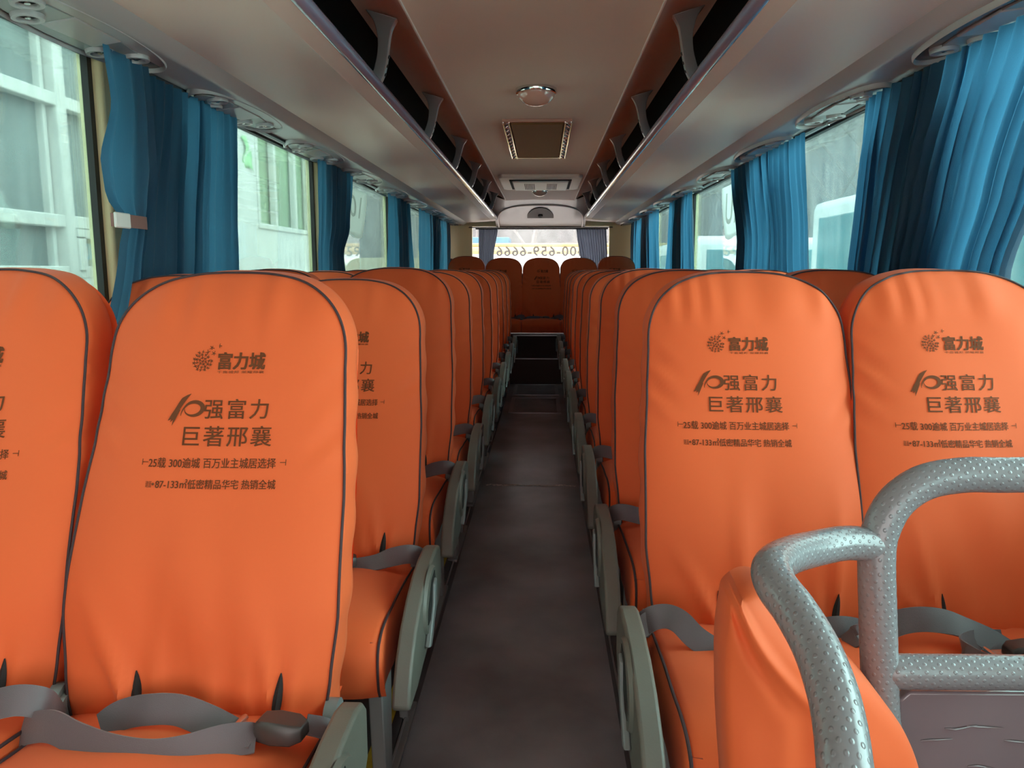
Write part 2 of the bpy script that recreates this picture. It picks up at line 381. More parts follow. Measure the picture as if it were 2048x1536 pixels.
def lettering(var):
    global PXO
    PXO = (0.022, -0.012, -0.022)[var]
    parts = []
    def put(body, u0, u1, v0, v1, bold=0.0, space=1.0, heavy=0.0):
        x0, x1, z0, z1 = px(u0), px(u1), pz(v1), pz(v0)
        V, F, w = text_mesh(body, z1 - z0, bold, space)
        k = (x1 - x0)/w; mb = MB(); parts.append(('printed_lettering', mb, 'dark brown printed lettering ' + body[:8]))
        for du, dv in (((0, 0),) if not heavy else ((-1, -.5), (1, -.5), (-1, .5), (1, .5))):
            mb.add([(x0 + v[0]*k + du*heavy*.0009*.9, 0, z0 + v[1] + dv*heavy*.0009) for v in V], F)
    put('富力城', 427, 521, 702, 735, 0, 1.0, 1.3)
    put('千亩城邦 荣耀邢襄', 427, 521, 737.5, 743, 0, 1.1)
    put('强富力', 410, 536, 793, 832, 0, 1.2, .45)
    put('巨著邢襄', 373, 547, 846, 886, 0, 1.16, .45)
    put('25载 300逾城 百万业主城居选择', 310, 560, 909, 929, 0, 1.0, .3)
    put('建面', 309, 321, 955, 968, 0)
    put('87-133㎡低密精品华宅 热销全城', 329, 563, 951, 970, 0, 1.0, .3)
    mb = MB()
    def poly(pts, nm=None):
        nonlocal mb
        if nm: mb = MB(); parts.append((nm, mb, 'dark brown printed ' + nm.replace('_', ' ')))
        # filled fan strip: pts = list of (u, v) left/right pairs
        A = [(px(a), 0, pz(b)) for a, b in pts[0]]; B = [(px(a), 0, pz(b)) for a, b in pts[1]]
        mb.grid([A, B])
    # rules at both ends of the slogan line
    for (ua, ub, ue) in ((297, 309, 297), (568, 579, 579)):
        poly(([(ua, 917.3), (ub, 917.3)], [(ua, 918.7), (ub, 918.7)]), 'end_rule')
        poly(([(ue - .7, 912), (ue - .7, 924)], [(ue + .7, 912), (ue + .7, 924)]))
    poly(([(321, 961), (324, 958), (327, 961)], [(321, 961.2), (324, 964), (327, 961.2)]), 'small_dot')
    # brushed figure ten
    poly(([(380, 783), (372, 786), (362, 792), (356, 802), (350, 814), (344, 824), (338, 836)], [(380, 783.5), (374, 791), (367, 802), (361, 812), (357, 821), (351, 831), (338, 836.5)]), 'brushed_figure_one')
    poly(([(352, 815), (347, 828), (343, 839)], [(358, 820), (352, 832), (343, 839.5)]))
    poly(([(355, 815), (349, 832), (347, 846)], [(361, 815), (354, 832), (347.5, 846)]))
    A = []; B = []
    for i in range(29):
        t = i/28; a = math.radians(205 - 395*t) ; wd = 1.2 + 8.0*math.sin(PI*min(1, t*1.02))**1.3
        cu = 388 + 18.5*math.cos(a)*(1.0) - 3.2*math.sin(a)*0.6; cv = 812.5 - 13.5*math.sin(a) - 2.5*math.cos(a)
        if t < 0.15: cu -= (0.15 - t)*60; cv += (0.15 - t)*40
        nu, nv = math.cos(a), -math.sin(a)*0.9
        A.append((cu - nu*wd*0.55, cv - nv*wd*0.55)); B.append((cu + nu*wd*0.45, cv + nv*wd*0.45))
    poly((A, B), 'brushed_figure_zero')
    mb = MB(); parts.append(('dandelion_emblem', mb, 'dark brown dandelion emblem'))
    # dandelion of small seeds, three drifting off
    rnd = random.Random(4)
    def seed(u, v, r, a0):
        for k in range(5 if rnd.random() < .5 else 4):
            if k == 3 and rnd.random() < .4: continue
            a = a0 + k*1.3; L = r*(1.0 + 0.4*rnd.random()); w = 0.95
            du, dv = math.cos(a), math.sin(a)
            poly(([(u - dv*w, v + du*w), (u + du*L - dv*w*.5, v + dv*L + du*w*.5)], [(u + dv*w, v - du*w), (u + du*L + dv*w*.5, v + dv*L - du*w*.5)]))
    ctr = (395, 719)
    for ring, n in ((0, 1), (6.5, 6), (12.5, 11), (18, 15)):
        for k in range(n):
            a = 2*PI*k/n + ring
            if ring > 17 and -1.5 < ((a + PI) % (2*PI) - PI) < -0.2: continue
            seed(ctr[0] + ring*math.cos(a), ctr[1] + ring*math.sin(a), 3.0, a + .5)
    for u, v in ((404, 702), (416, 704), (411, 693), (426, 689)): seed(u, v, 4.2, u)
    # drape on the backrest
    outs = []
    for nm, b, lab in parts:
        me = bpy.data.meshes.new(nm); me.from_pydata([(x, front_y(x, z, var) - 0.0016, z) for (x, _, z) in b.v], [], b.f); me.materials.append(M_print)
        o = bpy.data.objects.new(nm, me); C.objects.link(o); o['label'] = lab; outs.append(o)
    return outs
def make_cushion(parent, var):
    prof = cat([(0, .07, .440), (0, .01, .458), (0, -.10, .472), (0, -.24, .485), (0, -.36, .492), (0, -.43, .484), (0, -.468, .455), (0, -.478, .42), (0, -.474, .375), (0, -.462, .352)], 5)
    n = 28; W = 0.228; rows = []
    for i, p in enumerate(prof):
        r = []
        for k in range(n + 1):
            s = -1 + 2*k/n
            y, z = p.y, p.z
            cr = 0.014*(1 - s*s) - 0.010*abs(s)**6
            tl = i/len(prof)
            nz = 0.005*noise.noise(Vector((s*2.2 + var*5, p.y*7, p.z*4)))
            if tl > 0.6: y -= cr*0.8 + nz + 0.004*math.sin(s*17 + var)*max(0, .5 - abs(p.z - .42)*4)
            else: z += cr + nz
            r.append(Vector((s*W*(1 + 0.02*min(1, max(0, -p.y)/.3)), y, z)))
        rows.append(r)
    mb = MB(); mb.grid(rows)
    for sgn, kk in ((-1, 0), (1, n)):
        edge = [r[kk] for r in rows]; L = []
        for q in range(5):
            t = q/4
            L.append([Vector((e.x + sgn*(0.014*math.sin(PI*min(t*0.75, 1)) + .001*math.sin(e.y*50)*t), e.y + (0.004*t if e.z < .46 else 0), e.z + (0.372 - e.z)*t if e.z > 0.372 else e.z)) for e in edge])
        mb.grid(L)
    under = [[Vector((x, y, 0.374)) for x in (-W*1.02, W*1.02)] for y in (-0.46, -0.2, 0.07)]
    mb.grid(under)
    mb.grid([[rows[0][0], rows[0][n]], [Vector((-W, .07, .374)), Vector((W, .07, .374))]])
    o = mb.build('seat_cushion', M_orange, parent, ang=70)
    for sgn, kk in ((-1, 0), (1, n)):
        MB().tube([r[kk] + Vector((sgn*0.001, 0, 0.001)) for r in rows[2:]], 0.003, 6).build('piping', M_piping, o)
    return o
def ribbon(mb, pts, n=8, w=0.047, th=0.0018):
    """pts: (x,y,z, dx,dy,dz) centre line with the width direction"""
    P = cat([Vector(p[:3]) for p in pts], n); D = cat([Vector(p[3:6]) for p in pts], n); rows = []
    for i, (p, d) in enumerate(zip(P, D)):
        t = (P[min(i+1, len(P)-1)] - P[max(i-1, 0)]).normalized(); d = (d - t*d.dot(t)).normalized(); nn = t.cross(d)
        a = p + d*w/2; b = p - d*w/2
        rows.append([a + nn*th, p + nn*th*1.3, b + nn*th, b - nn*th, p - nn*th*1.3, a - nn*th])
    o = len(mb.v); mb.grid(rows, True); k = len(rows)
    mb.f.append(tuple(o + i for i in range(6))); mb.f.append(tuple(o + (k-1)*6 + i for i in range(6)))
def make_buckle(parent, x, y, z, ang, L=0.085, tongue=True, tilt=0.0):
    mb = MB()
    sec = [(-.5, .016, .010), (-.42, .021, .017), (-.1, .025, .019), (.3, .024, .017), (.5, .014, .012)]
    rows = [[Vector((L*s, a*cx*1.0, b*cz)) for cx, cz in ((-1,-.8),(-1,.5),(-.75,1),(.75,1),(1,.5),(1,-.8))] for s, a, b in sec]
    mb.grid(rows, True); mb.f.append(tuple(range(6))); mb.f.append(tuple(24 + i for i in range(6)))
    o = mb.build('buckle', M_buckle, parent, bevel=0.002)
    o.location = (x, y, z); o.rotation_euler = (tilt, 0, ang)
    if tongue:
        t = MB(); t.box(-.022, .012, -.013, .013, -.0015, .0015); t.tube([(-.024, -.018, .002), (-.024, .018, .002)], .006, 8)
        q = t.build('buckle_tongue', M_metal, o, bevel=.0008); q.location = (-L*0.5 - .008, 0, -.002)
    return o
U = (0, .35, .94)
def make_belt(parent, kind, side):
    bl = make_belt_(parent, kind, side)
    for b in bl: b.location.z -= .050; b.location.y -= .028
def make_belt_(parent, kind, side):
    """side=+1 when the aisle is on the +x side of the seat"""
    outs = []
    def rb(pts, **k):
        mb = MB(); ribbon(mb, pts, **k); outs.append(mb.build('seat_belt', M_belt, parent, ang=60))
    if kind == 'A':
        rb([(-.245,-.03,.520,0,.6,.8),(-.215,-.045,.538,0,.5,.85),(-.17,-.065,.553,0,.45,.9),(-.12,-.085,.548,0,.35,.94),(-.06,-.10,.540,0,.35,.94),(0,-.105,.536,0,.35,.94),(.05,-.10,.540,0,.4,.9),(.10,-.085,.548,0,.5,.85),(.135,-.075,.548,0,.75,.65),(.15,-.07,.545,.1,.95,.3)])
        rb([(-.115,-.03,.53,0,.6,.8),(-.085,-.022,.548,.1,.4,.9),(-.04,-.028,.562,0,.35,.94),(.01,-.028,.563,0,.35,.94),(.06,-.035,.550,-.1,.6,.8),(.11,-.055,.542,-.1,.9,.4),(.15,-.065,.545,0,1,.15)])
        rb([(.215,-.03,.545,0,.9,.3),(.245,-.02,.53,0,.8,.4),(.262,0,.49,0,.8,.2)], w=.035)
        o = outs[0]
        make_buckle(o, .185, -.055, .553, -.15, .078)
    elif kind == 'C':
        rb([(-.245,.0,.49,0,.8,.3),(-.262,-.035,.535,-.2,.6,.8),(-.245,-.045,.562,0,.5,.85),(-.215,-.05,.572,.1,.55,.85),(-.19,-.065,.568,.3,.5,.8),(-.165,-.085,.548,.45,.5,.7),(-.14,-.10,.536,.5,.6,.6),(-.12,-.11,.532,.5,.75,.4)])
        rb([(-.255,.02,.46,0,.7,.5),(-.275,-.03,.50,0,.6,.8),(-.27,-.05,.54,0,.6,.8),(-.235,-.04,.562,0,.5,.85)], w=.04)
        rb([(.02,-.03,.525,0,.7,.7),(.08,-.028,.535,0,.4,.9),(.14,-.03,.545,0,.4,.9),(.20,-.02,.53,0,.5,.8)], w=.045)
        o = outs[0]
        make_buckle(o, -.068, -.118, .537, -.12, .10, False)
    elif kind == 'D':
        rb([(-.235,.01,.50,0,.8,.3),(-.25,-.03,.53,-.1,.6,.8),(-.225,-.045,.562,0,.5,.85),(-.185,-.05,.575,0,.35,.94),(-.14,-.055,.575,0,.6,.8),(-.10,-.065,.566,.2,.8,.6),(-.06,-.075,.548,.4,.6,.7),(-.02,-.09,.53,.3,.7,.6),(.04,-.10,.528,0,.9,.4)])
        rb([(-.02,-.05,.535,0,.5,.85),(-.07,-.07,.545,0,.6,.8),(-.115,-.10,.550,0,.7,.7),(-.135,-.13,.548,.2,.4,.9),(-.11,-.155,.540,.1,.2,.97),(-.05,-.165,.533,0,.3,.95),(.03,-.16,.531,0,.5,.85),(.10,-.14,.53,0,.6,.8)], w=.04)
        rb([(-.31,.0,.50,0,.8,.3),(-.285,-.04,.53,0,.6,.8),(-.30,-.06,.545,.3,.5,.8),(-.32,-.05,.52,.3,.5,.8)], w=.04)
        o = outs[0]
        make_buckle(o, .0, -.11, .543, .12, .10, True)
    else:
        s = side
        rb([(s*.25,.02,.485,0,.8,.3),(s*.262,-.02,.54,0,.6,.8),(s*.235,-.04,.562,0,.5,.85),(s*.19,-.045,.556,0,.5,.85),(s*.14,-.04,.538,0,.8,.55),(s*.08,-.04,.532,0,.95,.2)])
        rb([(-s*.21,-.0,.505,0,.7,.5),(-s*.17,-.04,.538,0,.6,.8),(-s*.10,-.05,.545,0,.5,.85),(-s*.02,-.05,.545,0,.5,.85),(s*.05,-.045,.535,0,.9,.4)], w=.045)
        o = outs[0]
        make_buckle(o, s*.06, -.06, .547, .3*s, .08, True)
    return outs
ARMP = [(-.02,.60),(-.04,.632),(-.08,.648),(-.16,.650),(-.25,.637),(-.33,.605),(-.40,.555),(-.455,.49),(-.49,.42),(-.503,.37),(-.495,.355),(-.40,.352),(-.30,.368),(-.15,.40),(-.06,.42),(-.02,.47)]
ARMP = [(y - .015, .355 + (z - .355)*.64) for y, z in ARMP]
def make_arm(parent, side):
    a0, a1 = side*0.270, side*0.307
    mb = MB(); lo, hi = min(a0, a1), max(a0, a1)
    mb.prism(ARMP, 'x', lo, hi)
    o = mb.build('armrest', M_arm, parent, bevel=0.007, seg=3, ang=35)
    out = side*0.3075
    # round side boss with a recessed slot and the recline lever
    b = MB(); n = 28
    ring0 = [(out - side*.002, -.235 + .105*math.cos(2*PI*k/n), .468 + .075*math.sin(2*PI*k/n)) for k in range(n)]
    ring1 = [(out + side*.006, -.235 + .098*math.cos(2*PI*k/n), .468 + .069*math.sin(2*PI*k/n)) for k in range(n)]
    b.grid([ring0, ring1], True); b.f.append(tuple(range(n, 2*n)))
    b.build('side_boss', M_arm, o)
    s = MB(); s.prism([(-.31,.44),(-.26,.435),(-.19,.50),(-.20,.525),(-.25,.52),(-.305,.47)], 'x', min(out, out + side*.0072), max(out, out + side*.0072))
    s.build('lever_slot', M_dark, o)
    l = MB(); l.prism([(-.235,.505),(-.205,.51),(-.21,.45),(-.30,.385),(-.325,.395),(-.245,.46)], 'x', min(out, out + side*.013), max(out, out + side*.013))
    l.build('recline_lever', M_lever, o, bevel=.003)
    return o
def make_leg(parent, side):
    x = side*0.195; mb = MB()
    mb.prism([(-.30,.0),(-.24,.0),(-.22,.37),(-.34,.37)], 'x', x - .016, x + .016)
    mb.box(x - .02, x + .02, -.34, .10, .0, .012)
    mb.prism([(.0,.0),(.05,.0),(.03,.37),(-.04,.37)], 'x', x - .012, x + .012)
    mb.build('leg', M_leg, parent, bevel=.003)
def make_hinge(parent):
    for s in (-1, 1):
        mb = MB(); n = 14
        x0, x1 = s*.222, s*.243
        A = [(x0, .03 + .03*math.cos(2*PI*k/n), .455 + .03*math.sin(2*PI*k/n)) for k in range(n)]
        B = [(x1, p[1], p[2]) for p in A]
        mb.grid([A, B], True); mb.f.append(tuple(range(n))); mb.f.append(tuple(range(n, 2*n)))
        mb.tube([(s*.232, .03, .455), (s*.232, .06, .40), (s*.225, .02, .374)], .012, 8)
        mb.build('hinge', M_lever, parent)
def make_seat(var, aisle, belt, legs=True):
    root = empty('coach_seat')
    make_back(root, var); make_cushion(root, var); make_hinge(root)
    if aisle: make_arm(root, aisle)
    if legs: make_leg(root, aisle if aisle else 1)
    make_belt(root, belt, aisle if aisle else 1)
    return root
PLAT = 0.06
CX = -0.035
ORD = ['front', 'second', 'third', 'fourth', 'fifth', 'sixth', 'seventh', 'eighth', 'ninth', 'tenth']
protos = {}
def seat_of(key):
    """first use returns the prototype itself, then copies"""
    if key not in protos:
        protos[key] = make_seat(*key); return protos[key]
    return copy_tree(protos[key])
jit = random.Random(11)
def put_seat(key, x, y, z, label, group):
    s = seat_of(key); s.location = (x, y, z); tag(s, label, 'seat', group); return s
for n in range(10):
    y = 1.18 + 0.735*n; dx = 0 if n == 0 else 0.018
    dz = (0, -.022, .012, -.004, .004, -.006, .003, 0, 0, .004)[n]
    put_seat((0 if n == 0 else (0, 2, 1)[(n - 1) % 3], 1, 'A' if n == 0 else 'B'), -0.582 + dx, y - (.02 if n == 0 else 0), PLAT + dz,
             'orange covered coach seat beside the aisle, %s row left%s' % (ORD[n], ', grey belt looped on it' if n == 0 else ''), 'left-hand aisle seats')
    wl = put_seat(((0, 1, 2)[n % 3], 0, 'B'), -1.043 + dx*.2, y - .01, PLAT + dz*.5 + (.006 if n == 0 else 0),
             'orange covered coach seat under the left windows, %s row' % ORD[n], 'left-hand window seats'); wl.rotation_euler = (0, -.03, 0) if n == 0 else (0, 0, 0)
for n in range(10):
    y = 1.468 + 0.73*n; dz = (0, .004, .008, -.004, 0, .004, 0, .003, 0, 0)[n]
    put_seat((2 if n == 0 else (0, 1, 2)[n % 3], -1, 'C' if n == 0 else 'B'), 0.462 - (0 if n == 0 else .004), y + (.06 if n == 0 else 0), PLAT + dz,
             'orange covered coach seat beside the aisle, %s row right' % ORD[n], 'right-hand aisle seats')
    put_seat(((1, 2, 0)[n % 3], 0, 'D' if n == 0 else 'B'), 0.915, y + (.05 if n == 0 else 0), PLAT + .004,
             'orange covered coach seat under the right windows, %s row%s' % (ORD[n], ', behind handrail' if n == 0 else ''), 'right-hand window seats')
REARN = ['in the left corner of the back row', 'second from left in the back row', 'in the middle of the back row facing the aisle', 'second from right in the back row', 'in the right corner of the back row']
for k in range(5):
    put_seat(((1, 2, 0, 1, 2)[k], 0, 'B', False), CX + 0.015 + (k - 2)*0.452, 9.12, PLAT + .15 + (.02 if k in (0, 4) else 0), 'orange covered coach seat ' + REARN[k], 'back row seats')

# ------------------------------------------------------------------ bus shell
def sx(side, half): return CX + side*half
Y0, Y1 = -1.6, 10.62
AL, AR = -0.36, 0.222          # aisle edges
STEP1 = 8.50
o = MB().box(AL - .002, AR + .002, Y0, STEP1 + .02, -0.05, 0.0).build('floor', M_aisle); tag(o, kind='structure')
for nm, x0, x1 in (('floor_left_platform', sx(-1, 1.25), AL - .03), ('floor_right_platform', AR + .03, sx(1, 1.25))):
    o = MB().box(x0, x1, Y0, 9.0, -0.05, PLAT).build(nm, M_plat); tag(o, kind='structure')
for i, (e, s) in enumerate(((AL, -1), (AR, 1))):
    # rubber cove and metal edge profile along the aisle
    o = MB().prism([(e, 0.0), (e + s*.004, .035), (e + s*.012, .062), (e + s*.032, .066), (e + s*.034, -.05), (e, -.05)], 'y', Y0, STEP1).build('trim_%d' % (i + 1), M_edge, ang=50); tag(o, kind='structure')
    q = MB().tube([(e + s*.004, Y0, .062), (e + s*.004, STEP1, .062)], .0035, 6).build('edge_bead', M_trimm, o)
    q = MB().box(min(e + s*.036, e + s*.070), max(e + s*.036, e + s*.070), Y0, STEP1, PLAT, PLAT + .0012).build('yellow_stripe', M_yellow, o)
# rear step and engine cover
o = MB().box(-0.42, 0.32, STEP1, 8.86, -0.05, .285).build('floor_rear_step', M_step); tag(o, kind='structure')
q = MB().box(-0.32, 0.24, STEP1 - .006, STEP1 + .03, .278, .289).build('step_nosing', M_trimm, o, bevel=.002)
o = MB().box(sx(-1, 1.25), sx(1, 1.25), 8.86, Y1, -0.05, .515).build('floor_engine_cover', M_step); tag(o, kind='structure')
q = MB().box(-0.34, 0.25, 8.853, 8.88, .508, .519).build('cover_nosing', M_trimm, o)
# aisle hatches and the worn joint
for k, (ya, yb) in enumerate(((6.72, 7.55), (7.72, 8.44))):
    h = empty('floor_hatch', (CX - .03, ya, 0)); tag(h, 'grey vinyl floor hatch with metal frame, %s' % ('nearer one in the aisle' if k == 0 else 'against the rear step'), 'hatch', 'floor hatches in the aisle')
    w = .235
    MB().box(-w + .035, w - .035, .02, yb - ya - .02, .0005, .004).build('hatch_lid', M_aisle, h)
    fr = MB(); fr.box(-w, -w + .035, 0, yb - ya, 0.0005, .006); fr.box(w - .035, w, 0, yb - ya, 0.0005, .006)
    fr.box(-w, w, 0, .014, .0005, .007); fr.box(-w, w, yb - ya - .014, yb - ya, .0005, .007)
    fr.build('hatch_frame', mat('dull_hatch_metal', (.50, .48, .50), .35, .4), h)
jm = MB(); rj = random.Random(3)
n = 60
up = [(AL + .03 + (AR - AL - .05)*i/n, 4.42 + .01*rj.random() + .008*math.sin(i*.4), .0012) for i in range(n + 1)]
dn = [(p[0], p[1] - .018 - .020*rj.random(), .0012) for p in up]
jm.grid([dn, up]); o = jm.build('worn_floor_joint', mat('scuffed_joint_filler', (.60, .56, .52), .5, var=.6, vscale=60)); tag(o, 'ragged pale scuffed joint across the grey aisle floor', 'floor joint')

# side walls with window openings
SILL, WTOP = EYE - 0.36, EYE + 0.617
def ypos(yp, h=0.25): return (yp + h*0.1466)/0.9892
PILL = {-1: [(0.0, .35), (ypos(2.205), ypos(2.60)), (ypos(4.34), ypos(4.80)), (ypos(6.45), ypos(7.0)), (ypos(8.5), ypos(9.0)), (9.9, Y1)],
        1: [(0.0, .35), (ypos(2.28), ypos(2.62)), (ypos(4.38), ypos(4.72)), (ypos(6.4), ypos(6.85)), (ypos(8.5), ypos(9.0)), (9.9, Y1)]}
wn = 1
for side, nm in ((-1, 'left'), (1, 'right')):
    xi = sx(side, 1.278); xo = sx(side, 1.31)
    a, b = min(xi, xo), max(xi, xo)
    mb = MB(); mb.box(a, b, Y0, Y1, -.3, SILL); mb.box(a, b, Y0, Y1, WTOP, EYE + 1.0)
    o = mb.build('wall_' + nm, M_wall); tag(o, kind='structure')
    pi = sx(side, 1.235)
    for (p0, p1) in PILL[side]:
        m2 = MB(); lo, hi = min(pi, xo), max(pi, xo)
        m2.prism([(lo, p0), (hi, p0), (hi, p1), (lo, p1)], 'z', SILL - .05, WTOP + .02)
        m2.build('pillar', M_cream, o, bevel=.012, seg=3)
    edges = [Y0] + [e for p in PILL[side] for e in p]
    for i in range(0, len(edges) - 1, 2):
        y0, y1 = edges[i], edges[i + 1]
        xg = sx(side, 1.285)
        w = MB().box(min(xg, xg + side*.004), max(xg, xg + side*.004), y0, y1, SILL, WTOP).build('window_%d' % wn, M_glassL if side < 0 else M_glassR); tag(w, kind='structure'); wn += 1
        g = MB(); ga, gb = min(sx(side, 1.262), sx(side, 1.282)), max(sx(side, 1.262), sx(side, 1.282))
        g.box(ga, gb, y0, y0 + .018, SILL, WTOP); g.box(ga, gb, y1 - .022, y1, SILL, WTOP); g.box(ga, gb, y0, y1, WTOP - .012, WTOP); g.box(ga, gb, y0, y1, SILL, SILL + .02)
        g.build('gasket', M_gasket, w)
# rear wall, rounded corners, rear window
mb = MB(); XL, XR = sx(-1, 1.25), sx(1, 1.25); RWX = .93; RB, RTp = EYE - .22, EYE + .585
mb.box(XL - .06, XR + .06, Y1, Y1 + .06, -.3, RB); mb.box(XL - .06, XR + .06, Y1, Y1 + .06, RTp, EYE + 1.0)
mb.box(XL - .06, sx(-1, RWX), Y1, Y1 + .06, RB, RTp); mb.box(sx(1, RWX), XR + .06, Y1, Y1 + .06, RB, RTp)
o = mb.build('wall_rear', M_cream); tag(o, kind='structure')
for s in (-1, 1):
    pts = [(sx(s, 1.25), 9.95), (sx(s, 1.235), 10.2), (sx(s, 1.18), 10.42), (sx(s, 1.08), 10.56), (sx(s, .965), 10.60), (sx(s, .93), 10.62), (sx(s, .94), 10.66), (sx(s, 1.3), 10.66)]
    MB().prism(pts, 'z', .5, EYE + .60).build('corner_lining', M_cream, o, ang=50)
    c = MB(); zc = EYE + .12
    c.box(sx(s, 1.19) - .02, sx(s, 1.19) + .02, 10.30, 10.36, zc, zc + .03); c.build('coat_hook', M_strapb, o)
w = MB().box(sx(-1, RWX), sx(1, RWX), Y1 + .02, Y1 + .026, RB, RTp).build('window_%d' % wn, M_glassC); tag(w, kind='structure')
V, F, tw = text_mesh('400-659-6666', .135, 0.012, 1.12)
rx0, rx1 = .60, -.60
tm = MB(); tm.add([(rx0 + v[0]/tw*(rx1 - rx0) + CX, Y1 + .018, EYE + .185 + v[1]) for v in V], F)
me = bpy.data.meshes.new('phone'); me.from_pydata(tm.v, [], tm.f); me.materials.append(M_sticktext)
q = bpy.data.objects.new('phone_number_sticker', me); C.objects.link(q); q.parent = w; q['label'] = 'mirrored grey telephone number stuck on the rear glass'
# front end with windscreen opening behind the camera
mb = MB(); mb.box(XL - .06, XR + .06, Y0 - .06, Y0, -.3, .55); mb.box(XL - .06, XR + .06, Y0 - .06, Y0, EYE + .78, EYE + 1.0)
mb.box(XL - .06, XL + .08, Y0 - .06, Y0, .55, EYE + .78); mb.box(XR - .08, XR + .06, Y0 - .06, Y0, .55, EYE + .78)
o = mb.build('wall_front', M_wall); tag(o, kind='structure')
w = MB().box(XL + .08, XR - .08, Y0 - .03, Y0 - .025, .55, EYE + .78).build('window_%d' % (wn + 1), M_glassF); tag(w, kind='structure')

# ceiling: flat centre, soft edge beads, coves rising to the racks, outer roof
def cprof():
    P = [(-.60, .875), (-.52, .868), (-.46, .845), (-.42, .815), (-.405, .800), (-.397, .7955), (-.388, .800)]
    P += [(x/10, .800 + .004*(1 - (x/3.8)**2)) for x in (-3, -2, -1, 0, 1, 2, 3)]
    P += [(-a, b) for a, b in reversed(P[:7])]
    return P
pr = cprof(); mb = MB()
mb.grid([[(CX + a, y, EYE + b) for a, b in pr] for y in [Y0, 2, 4, 6, 8, 9.15]])
mb.grid([[(CX + a, y, EYE + b + .05) for a, b in pr] for y in [Y0, 9.15]])
o = mb.build('ceiling', M_ceil, ang=35); tag(o, kind='structure')
rf = MB(); rf.box(XL - .06, XR + .06, Y0 - .06, Y1 + .06, EYE + 1.0, EYE + 1.05); rf.build('roof_skin', M_buswhite, o)
for s in (-1, 1):
    MB().tube([(sx(s, .397), Y0, EYE + .797), (sx(s, .397), 9.1, EYE + .797)], .0045, 6).build('edge_bead', M_rack, o)

# rear bulkhead above the back window
def bulk():
    root = MB(); nx, ny = 40, 16; rows = []
    for j in range(ny + 1):
        t = j/ny; y = 9.08 + (10.60 - 9.08)*(1 - (1 - t)**1.35); h = .806 - (.806 - .578)*t**1.15
        rows.append([])
        for i in range(nx + 1):
            u = -1 + 2*i/nx; x = .60*u
            rise = 0
            rows[-1].append((CX + x, y, EYE + h + .07*max(0, abs(u) - .72)/.28*(1 - t)))
    root.grid(rows)
    return root
o = bulk().build('ceiling_rear_bulkhead', M_rearp); tag(o, kind='structure')
# raised arch moulding on the bulkhead
def bpt(x, t, off=0.0):
    y = 9.08 + (10.60 - 9.08)*(1 - (1 - t)**1.35); h = .806 - (.806 - .578)*t**1.15
    return Vector((CX + x, y - off*.35, EYE + h - off))
arch = []
N = 40
for i in range(N + 1):
    a = PI*i/N; u = -math.cos(a); x = .56*math.copysign(abs(u)**.75, u); t = .97 - .80*math.sin(a)**.55
    arch.append((x, max(.12, t)))
mb = MB(); mb.tube([bpt(x, t, .006) for x, t in arch], .010, 8); mb.build('arch_moulding', M_rack, o)
mb = MB(); mb.grid([[bpt(-1.19, 1.0, .0) , bpt(1.19, 1.0, .0)], [bpt(-1.19, 1.0, .012), bpt(1.19, 1.0, .012)], [bpt(-1.19, 1.0, .012) + Vector((0, .05, 0)), bpt(1.19, 1.0, .012) + Vector((0, .05, 0))]])
mb.build('bulkhead_sill', M_gasket, o)
sp = MB(); hd = [bpt(.17*math.cos(PI*i/24), .62 - .36*math.sin(PI*i/24), .010) for i in range(25)]
hd2 = [p + Vector((0, .01, .012)) for p in hd]
sp.grid([hd2, hd]); k0 = len(sp.v); sp.v += [tuple(p) for p in hd]; sp.f.append(tuple(range(k0, k0 + 25)))
so = sp.build('bulkhead_speaker', mat('brown_speaker_cloth', (.12, .085, .07), .8)); tag(so, 'dark half-round speaker on the bulkhead above the rear window', 'speaker')
mb = MB(); mb.tube([bpt(0, .50, .012), bpt(0, .50, .03)], .03, 12); mb.build('speaker_knob', M_dark, so)

